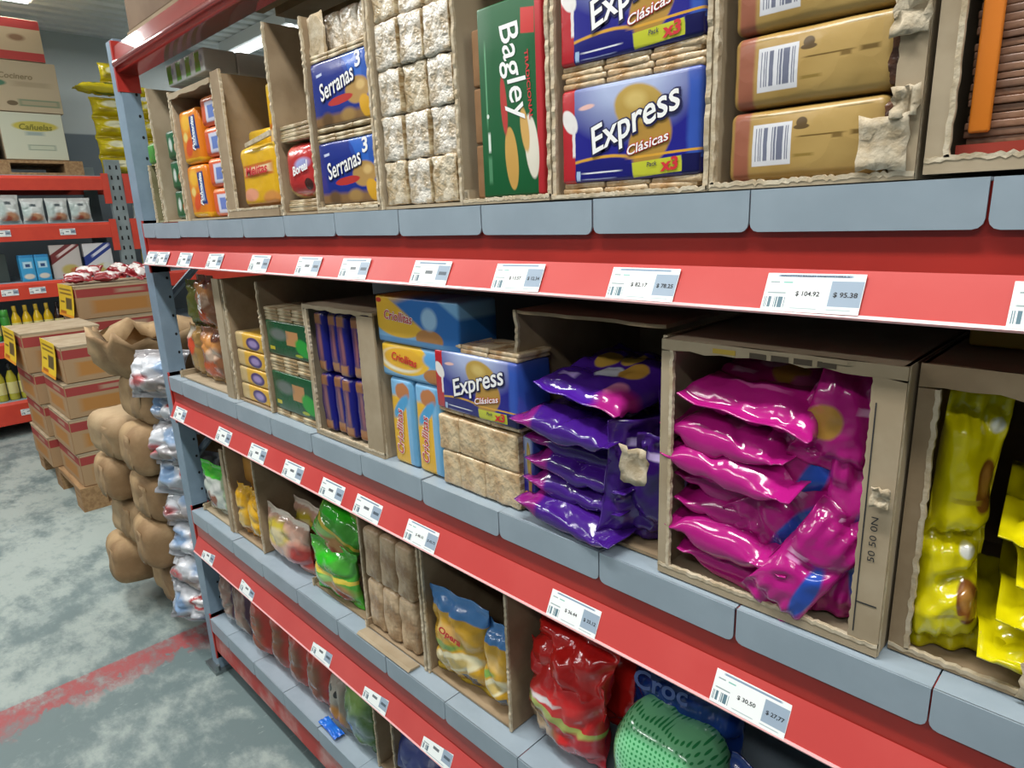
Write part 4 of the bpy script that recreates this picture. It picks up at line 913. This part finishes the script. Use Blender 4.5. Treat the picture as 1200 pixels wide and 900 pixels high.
for k in range(5):
    z = .112+k*.172
    j = [(-.02, .02), (.02, -.03), (-.01, .0), (.03, -.02), (.0, .02)][k]
    bundle(-.40+j[0]*.6, .13+j[1], z, .265, .36, .171, 'brown paper bundle beside the clear bags, '+lay[k], 400+k, [4, -5, 3, -3, 5][k], M_paper, [2, -2, 1, -3, 2][k])
    if k < 4: bundle(-.69+j[0]*.6, .07-j[1], z, .265, .34, .170, 'outer brown paper bundle of the pile, '+lay[k], 410+k, [-6, 6, -3, 8][k], M_paper2 if k % 2 else M_paper, [-2, 2, -1, 3][k])
# open crumpled paper sack on top
def sack():
    v = []; n = 28; rows = [(-.02, .13), (.02, .155), (.06, .165), (.10, .165), (.125, .175), (.115, .160), (.08, .135)]
    for j, (z, r) in enumerate(rows):
        for i in range(n):
            a = 2*math.pi*i/n
            q = mnoise.noise(Vector((math.cos(a)*2.2, math.sin(a)*2.2, z*9)))*.05+mnoise.noise(Vector((math.cos(a)*6, math.sin(a)*6, z*20)))*.018
            rr = r+q*(.4+j*.14)
            v.append((rr*1.35*math.cos(a), rr*1.2*math.sin(a), z+.05*mnoise.noise(Vector((math.cos(a)*3, math.sin(a)*3, 4)))*(j/4)))
    mb = MB(); mb.add(v, [(j*n+i, j*n+(i+1) % n, (j+1)*n+(i+1) % n, (j+1)*n+i) for j in range(len(rows)-1) for i in range(n)]+[tuple(range(n))[::-1]])
    o = mb.build('paper_sack', M_paper, None, True, (-.48, .12, .985)); tag(o, 'torn open brown paper sack crumpled on top of the bundles', 'paper sack')
    md = o.modifiers.new('thick', 'SOLIDIFY'); md.thickness = .002
sack()
# clear bags with red, white and blue print next to the post
M_clear = pm('clear_bag_print', 'b4b7bd', [('e', .5, .5, .34, .2, 0, 'e4e6ea', .3), ('e', .62, .55, .15, .16, 0, 'b84a48', .15), ('e', .62, .55, .10, .10, 0, 'e6e2e2', .15), ('e', .25, .45, .18, .2, 20, '86a4c8', .3), ('r', .5, .1, .6, .08, 0, 'a9aab0', .3), ('e', .8, .2, .2, .1, 0, '6f7686', .3)], .12, .6, 18, .008, .09, coat=.5)
M_clear2 = pm('clear_bag_print_b', 'a8a4a6', [('e', .4, .6, .3, .22, 0, 'dfe2e8', .3), ('e', .3, .35, .16, .12, 0, 'b25a5c', .3), ('e', .75, .65, .16, .2, 10, '9ab4d4', .3), ('e', .6, .2, .2, .1, 0, '8a8078', .3)], .12, .6, 18, .008, .09, coat=.5)
for k in range(8):
    rr = random.Random(k+900)
    o = bag('sugar_bag', M_clear if k % 2 == 0 else M_clear2, (-.178+rr.uniform(-.015, .015), .02+rr.uniform(-.02, .02), .116+k*.116), .215+rr.uniform(-.02, .02), .155, .11, (rr.uniform(-24, -6), rr.uniform(-10, 10), 26+rr.uniform(-18, 18)), seed=420+k, wr=.014, crimp=.016)
    tag(o, 'clear bag with red and blue print beside the post, %s from the floor' % ords[k], 'clear bag', 'clear printed bags')
for k in range(4):
    rr = random.Random(k+950)
    o = bag('sugar_bag', M_clear2, (-.175+rr.uniform(-.02, .02), .30, .116+k*.22), .24, .22, .14, (0, rr.uniform(-6, 6), 20), seed=440+k, wr=.010, crimp=.016)
    tag(o, 'clear bag in the rear row behind the printed bags, %s layer' % ords[k], 'clear bag', 'clear bags of the rear row')

# ------------------------------------------------------------------ pallet of printed cartons
M_bx = pm('brown_box_print', 'a98a66', [('r', .5, .80, .62, .13, 0, '9c3a36', .03), ('r', .62, .80, .16, .06, 0, 'a88a72', .3), ('r', .5, .35, .34, .2, 0, 'b07a3c', .15), ('r', .5, .97, .6, .03, 0, 'c2a888', .1)], .7)
M_bxs = mat('brown_box_side', 'a98a66', .75, '9a7a58', 6)
M_sign = pm('yellow_sign_print', 'e6c430', [('r', .5, .85, .4, .03, 0, '8a7020', .2), ('r', .5, .72, .4, .03, 0, '8a7020', .2), ('r', .68, .42, .2, .18, 0, '5a5230', .1), ('r', .25, .45, .14, .03, 0, '7a6420', .2), ('r', .3, .12, .2, .05, 0, 'b5641c', .2), ('r', .5, .03, .6, .05, 0, 'e89a2c', .1)], .5)
PB = tag(empty('wooden_pallet', (-2.40, .30, 0)), 'wooden pallet on the floor under the printed brown cartons', 'pallet')
for i in range(5): MB().box(-.54, .54, -.28+i*.16, -.16+i*.16, .11, .132).build('pallet_board', M_wood, PB)
for i in range(3):
    for j in range(3): MB().box(-.54+i*.47, -.40+i*.47, -.28+j*.27, -.16+j*.27, .02, .11).build('pallet_block', M_wood, PB)
    MB().box(-.54+i*.47, -.40+i*.47, -.28, .42, 0, .02).build('pallet_board', M_wood, PB)
def pbox(x0, x1, y0, y1, z0, z1, label, grp='printed brown cartons', rz=0, tray=True):
    e = tag(empty('printed_carton', ((x0+x1)/2, (y0+y1)/2, z0), (0, 0, R(rz))), label, 'carton', grp)
    W, D, H = x1-x0, y1-y0, z1-z0
    rbox(W, D, H*.97, .004, 1).build('body', M_bxs, e)
    for s in (0, 1):      # printed panels on the faces towards the aisle and towards the camera
        if s == 0: MB().box(-W/2+.004, W/2-.004, -.0012, 0, .004, H*.96).build('printed_panel', M_bx, e, loc=(0, -D/2, 0))
        else: MB().box(-D/2+.004, D/2-.004, -.0012, 0, .004, H*.96).build('printed_panel', M_bx, e, loc=(W/2, 0, 0), rot=(0, 0, R(90)))
    for a, b_, c, d_ in ((-W/2, W/2, -D/2, -D/2+.012), (-W/2, W/2, D/2-.012, D/2), (-W/2, -W/2+.012, -D/2, D/2), (W/2-.012, W/2, -D/2, D/2)):
        pass
    MB().box(-W/2-.003, W/2+.003, -D/2-.003, D/2+.003, H*.955, H).build('top_rim', M_card2, e)
    return e
lv = [.133, .318, .510, .695, .890]
ln_ = ['lowest layer', 'second layer', 'third layer', 'top layer']
for k in range(4):
    dy = [0, -.012, .0, .018][k]
    pbox(-2.33, -1.87, .045+dy, .40+dy, lv[k], lv[k+1]-.002, 'printed brown carton at the near corner of the pallet, '+ln_[k])
    pbox(-2.84, -2.36, .0-dy, .38-dy, lv[k], lv[k+1]+(.03 if k == 3 else -.002), 'printed brown carton at the far end of the pallet, '+ln_[k])
    pbox(-2.33, -1.87, .43, .74, lv[k], lv[k+1]-.002, 'printed brown carton in the rear half of the pallet, '+ln_[k])
for i, (x, y, z, w_, h_, lb) in enumerate([(-2.10, .054, .715, .33, .185, 'yellow price sign hanging on the near corner carton'), (-2.62, -.032, .74, .36, .19, 'yellow price sign hanging on the far carton of the pallet'), (-3.19, .394, .90, .40, .21, 'yellow price sign on the carton below the red and white bags')]):
    v = []; n = 6
    for q in range(n):
        zz = h_*q/(n-1); v += [(-w_/2, -.022*(1-q/(n-1))**2-.003, zz), (w_/2, -.022*(1-q/(n-1))**2-.003, zz)]
    mb = MB(); mb.add(v, [(2*q, 2*q+1, 2*q+3, 2*q+2) for q in range(n-1)])
    o = mb.build('price_sign', M_sign, None, False, (x, y, z)); md = o.modifiers.new('thick', 'SOLIDIFY'); md.thickness = .002
    tag(o, lb, 'price sign', 'yellow price signs')
# taller stack behind with red and white bags
for k in range(5):
    z0 = .0+k*.222
    e = pbox(-3.42, -2.97, .40, .92, z0, z0+.220, 'printed carton in the rear stack, '+['on the floor', 'second from the floor', 'third from the floor', 'fourth from the floor', 'topmost'][k], 'cartons of the rear stack')
M_rw = pm('red_white_bag', '8e2028', [('e', .3, .6, .25, .25, 20, 'e6dcd8', .1), ('e', .72, .4, .2, .2, 0, 'ded4d0', .1), ('r', .5, .5, .05, .4, 40, 'f0eae6', .2)], .2, .4, 18, .006, .08, coat=.4)
for k in range(6):
    rr = random.Random(k+80)
    o = bag('candy_bag', M_rw, (-3.04-.10*(k % 2), .44+k*.082, 1.136+.02*(k % 2)), .17, .13, .06, (-62+rr.uniform(-20, 20), rr.uniform(-20, 20), 60+rr.uniform(-30, 30)), seed=460+k, wr=.006); tag(o, 'dark red and white bag on the rear carton stack, %s from the left' % ords[k], 'candy bag', 'red and white bags')

# ------------------------------------------------------------------ the far rack across the floor
FX = -3.80
frk = tag(empty('storage_rack', (FX, .98, 0)), 'far red beamed rack along the back wall with white bags and bottles', 'rack')
M_grey = mat('far_post_grey', '8d9a9c', .5, '7f8c8e', 8)
M_red2 = mat('far_beam_red', 'd84a34', .4, 'cc4030', 5)
FB = [(1.75, 1.85), (1.40, 1.515), (.99, 1.11), (.59, .70), (.10, .265)]
for yy in (-.05, 2.75, -2.85):
    for xx in (-.06, -.80):
        p = MB().box(xx, xx+.05, yy, yy+.1, 0, 1.97).build('post', M_grey, frk)
        if xx == -.06:
            for s in (.028, .072):
                h = MB(); z = .1
                while z < 1.95:
                    h.prism([(yy+s-.007, z), (yy+s+.007, z), (yy+s+.005, z+.03), (yy+s-.005, z+.03)], 'x', xx+.0495, xx+.051); z += .075
                tag(h.build('post_slots', M_hole, p), kind='stuff')
for y0, y1 in ((-2.75, -.05), (.05, 2.75)):
    for zb, zt in FB:
        for xx in (0, -.76):
            b = MB().prism([(xx, zb), (xx, zt-.02), (xx-.012, zt), (xx-.05, zt), (xx-.05, zb)], 'y', y0, y1).build('beam', M_red2, frk)
            if xx == 0:
                for ya in (y0, y1-.045): 
                    MB().box(-.012, .004, ya, ya+.045, zb-.10, zt+.02).build('beam_connector', M_red2, b)
        MB().box(-.80, -.012, y0, y1, zt, zt+.004).build('deck', M_deck, frk)
for z in (1.44, 1.03, .63, .16):
    pass
for i, (y, z) in enumerate([(.205, 1.455), (.60, 1.450), (.175, 1.045), (.34, 1.045), (.13, .175), (-.12, 1.045), (-.25, 1.455)]):
    o = MB().box(-.05, .05, -.002, 0, 0, .045).build('price_tag', M_tag, None, False, (FX+.0005, y, z-.02), (0, 0, R(90))); tag(o, 'small price tag on the far rack, %s' % ['high beam by the frame edge', 'high beam under the white bags', 'middle beam, left one', 'middle beam, right one', 'lowest beam', 'middle beam further left', 'high beam further left'][i], 'price tag', 'price tags on the far rack')
M_wbag = pm('white_food_bag', 'd8dfdc', [('e', .5, .22, .4, .2, 0, 'b98a6a', .2), ('e', .4, .2, .2, .1, 0, '9a4a34', .3), ('r', .5, .72, .14, .05, 0, '5a6468', .2), ('e', .2, .5, .2, .3, 0, 'b8c8c4', .4), ('r', .5, .05, .4, .05, 0, '8a9a98', .3)], .2, .4, 16, .006, .05, coat=.3)
for i in range(6):
    o = bag('food_bag', M_wbag, (FX-.06, -.02+i*.148, 1.520), .142, .20 if i == 2 else .175, .06, (2, 0, 90+(-5, 4, 3, -4, 2, -3)[i]), seed=500+i, wr=.004); tag(o, 'white food bag on the far rack, %s from the right' % ords[5-i], 'food bag', 'white bags on the far rack')
M_bl = pm('light_blue_pack', '3f9ed0', [('r', .5, .62, .3, .12, 0, 'bfe0ee', .2), ('r', .5, .60, .16, .06, 0, '2a4a7a', .2), ('e', .5, .18, .36, .1, 0, 'd8d4c8', .2), ('r', .5, .95, .6, .05, 0, '2a80b8', .1)], .35)
for i in range(2):
    o = pack('blue_pack', M_bl, FX-.07, .322-.05+i*.092, 1.115, .088, .1, .185, .006, 0, rot=(0, 0, R(90))); o.location.y = .315+i*.092; tag(o, 'light blue pack on the far rack, %s one' % ['left', 'right'][i], 'food pack', 'light blue packs')
M_b1 = pm('oat_box_red', 'bfb9b4', [('r', .35, .75, .8, .13, 28, '6e2426', .03), ('r', .55, .83, .35, .04, 28, 'd8c4c0', .2), ('e', .6, .25, .3, .16, 0, 'b8a860', .2), ('e', .7, .2, .12, .1, 0, 'b86a3a', .3)], .4)
M_b2 = pm('oat_box_blue', 'd4d6d8', [('r', .5, .72, .8, .13, 28, '223a86', .03), ('r', .6, .78, .35, .04, 28, 'd8dcec', .2), ('e', .65, .22, .3, .16, 0, 'c0b468', .2), ('e', .75, .3, .14, .1, 0, 'd8dcd4', .3)], .4)
for i, m_ in enumerate((M_b1, M_b2)):
    o = pack('cereal_box', m_, FX-.07, .568+i*.215, 1.115, .19, .08, .245, .003, 0, rot=(0, 0, R(90-6+i*4))); o.location.y = .565+i*.212; tag(o, ['pale cereal box with dark red diagonal band', 'white cereal box with blue diagonal band'][i], 'cereal box', 'cereal boxes on the far rack')
o = pack('dark_crate', mat('dark_green_card', '3a4440', .7), FX-.35, .1, 1.115, .4, .3, .2, .005); o.location = (FX-.3, .06, 1.115); tag(o, 'dark crate deep in the far rack left of the blue packs', 'crate')
def bottle(label, cat, x, y, z, h, r, m_, mc, group, squat=False):
    b = MB()
    b.lathe([(r*.9, 0), (r, .01), (r, h*.55), (r*.92, h*.64), (r*.42, h*.80), (r*.36, h*.88)] if not squat else [(r*.9, 0), (r, .01), (r, h*.74), (r*.85, h*.80), (r*.8, h*.82)])
    o = b.build('bottle', m_, None, True, (x, y, z)); tag(o, label, cat, group)
    c = MB(); k = (r*.44 if not squat else r*.92)
    c.lathe([(k, h*.82 if not squat else h*.78), (k, h), (k*.9, h*1.01)]); c.build('cap', mc, o, True)
    l = MB(); l.lathe([(r*1.01, h*.18), (r*1.015, h*.2), (r*1.015, h*.48), (r*1.01, h*.5)]); l.build('bottle_label', MATS['bottle_label'], o, True)
mat('bottle_label', 'd8cf8a', .5)
G_ = lambda n, c: mat(n, c, .2, coat=.3)
kinds = [('green', G_('bottle_green', '3f8f3a'), G_('cap_green', '4fae4a'), True), ('yellow', G_('bottle_yellow', 'd8b41e'), G_('cap_yellow', 'e2c040'), False), ('dark brown', G_('bottle_brown', '2e1c16'), G_('cap_dark', '2a2426'), False)]
for i in range(10):
    kd = kinds[0 if i < 4 else 1 if i < 8 else 2]
    bottle('%s bottle on the far rack, %s from the left' % (kd[0], ords[i]), 'bottle', FX-.07, -.08+i*.066, .705, .24 if i > 3 else .22, .030, kd[1], kd[2], 'bottles on the far rack', kd[3])
for i in range(6):
    bottle('oil bottle low on the far rack, %s from the left' % ords[i], 'bottle', FX-.07, -.14+i*.072, .27, .27, .033, G_('bottle_oil', 'b8b03a'), G_('cap_black', '25282a'), 'oil bottles on the far rack')
# load on top of the far rack
fp = tag(empty('wooden_pallet', (FX-.1, .30, 1.855)), 'wooden pallet on top of the far rack', 'pallet')
for i in range(3): MB().box(-.6, .02, -.52+i*.45, -.40+i*.45, .02, .085).build('pallet_block', M_wood, fp)
for i in range(5): MB().box(-.6+i*.13, -.50+i*.13, -.52, .50, .085, .105).build('pallet_board', M_wood, fp)
MB().box(-.09, .02, -.52, .50, 0, .02).build('pallet_board', M_wood, fp)
def topbox(y0, y1, z0, z1, m_, label, txt=None, mt=None):
    o = rbox(.45, y1-y0, z1-z0, .004, 1).build('big_carton', M_card2, None, False, (FX-.33, (y0+y1)/2, z0)); tag(o, label, 'carton', 'cartons on top of the far rack')
    W = y1-y0
    p = MB().box(-W/2+.003, W/2-.003, -.0015, 0, .003, z1-z0-.003).build('printed_panel', m_, o, loc=(.225, 0, 0), rot=(0, 0, R(90)))
    if txt: 
        l = lettering(o, txt, mt, 0, 0, .2, 0, 0, .02, .2); l.rotation_euler = (0, 0, R(90)); l.location = (.228, .02, (z1-z0)*.70)
    return o
M_bw = pm('white_carton_print', 'c9cbb4', [('e', .55, .72, .36, .11, 0, 'c2b44a', .1), ('r', .52, .56, .14, .04, 0, '9aa8a0', .3), ('r', .6, .26, .22, .06, 0, '8f9c88', .1), ('r', .6, .26, .2, .04, 0, 'bfc4ac', .1)], .6)
M_bb = pm('beige_carton_print', 'bba98a', [('e', .22, .55, .2, .08, 0, '4f7a5e', .1), ('r', .7, .55, .2, .05, 0, 'ab9a7c', .3), ('r', .75, .18, .23, .07, 0, '7d8a6c', .1), ('r', .75, .18, .2, .04, 0, 'a59a7c', .1), ('e', .45, .16, .06, .05, 0, '6a5a40', .1)], .6)
M_rb = pm('red_band_carton_print', 'c2ab88', [('r', .5, .92, .6, .14, 0, 'b23a34', .03), ('r', .5, .05, .6, .16, 0, 'b8403a', .03), ('e', .75, .55, .08, .08, 0, '8d6a4c', .3)], .6)
topbox(.34, .725, 1.965, 2.285, M_bw, 'pale carton with yellow oval on the far rack pallet', 'Cañuelas', mat('print_olive', '7d7a2c', .6))
topbox(.20, .745, 2.288, 2.625, M_bb, 'beige carton with green mark in the middle of the pile', 'Cocinero', mat('print_tan', '8d7c5c', .6))
topbox(.10, .695, 2.628, 2.90, M_rb, 'carton with red bands on top of the pile')
topbox(-.12, .30, 1.965, 2.285, M_bw, 'pale carton left of the one with the yellow oval')
M_ylw = pm('yellow_sack_print', 'd0be1c', [('e', .5, .6, .24, .18, 0, 'e4e2c0', .2), ('r', .7, .4, .1, .2, 0, '5a6a2c', .3), ('e', .3, .3, .2, .1, 0, 'b09a1c', .3)], .25, .4, 14, .008, .05, coat=.3)
for k in range(4):
    for j in range(2):
        o = bag('yellow_sack', M_ylw, (FX-.20, 1.09+j*.29, 1.862+.145*k), .28, .148, .20, (-3, 0, 86), seed=520+k*2+j, wr=.008); tag(o, 'yellow sack stacked on the far rack, %s layer, %s' % (ords[k], ['left', 'right'][j]), 'sack', 'yellow sacks')
o = bag('yellow_sack', M_ylw, (FX-.17, .86, 2.50), .16, .55, .09, (-90, 0, 0), seed=530, wr=.006); tag(o, 'long yellow sack lying across the top of the yellow pile', 'sack', 'yellow sacks')
o = bag('yellow_sack', M_ylw, (FX-.2, 1.14, 2.555), .18, .14, .10, (0, 0, 86), seed=531, wr=.006); tag(o, 'small yellow sack on the very top of the yellow pile', 'sack', 'yellow sacks')
for j in range(2):
    o = bag('food_bag', M_wbag, (FX-.06, 1.15+j*.16, 1.520), .15, .2, .07, (2, 0, 90), seed=540+j, wr=.004); tag(o, 'white bag in the far rack bay behind the blue post, %s' % ['left', 'right'][j], 'food bag', 'white bags right of the far post')
o = bag('yellow_sack', M_ylw, (FX-.06, 1.16, 1.12), .16, .24, .09, (0, 0, 88), seed=543, wr=.005); tag(o, 'yellow bag on the middle shelf beside the far post', 'sack')
# brown carton lying on the pallet over the big rack
o = rbox(.5, .5, .3, .006, 1).build('big_carton', mat('dark_kraft', '7a6248', .8, '6a5239', 6), None, False, (.95, .30, 2.046)); tag(o, 'brown carton on the pallet above the top beam', 'carton')
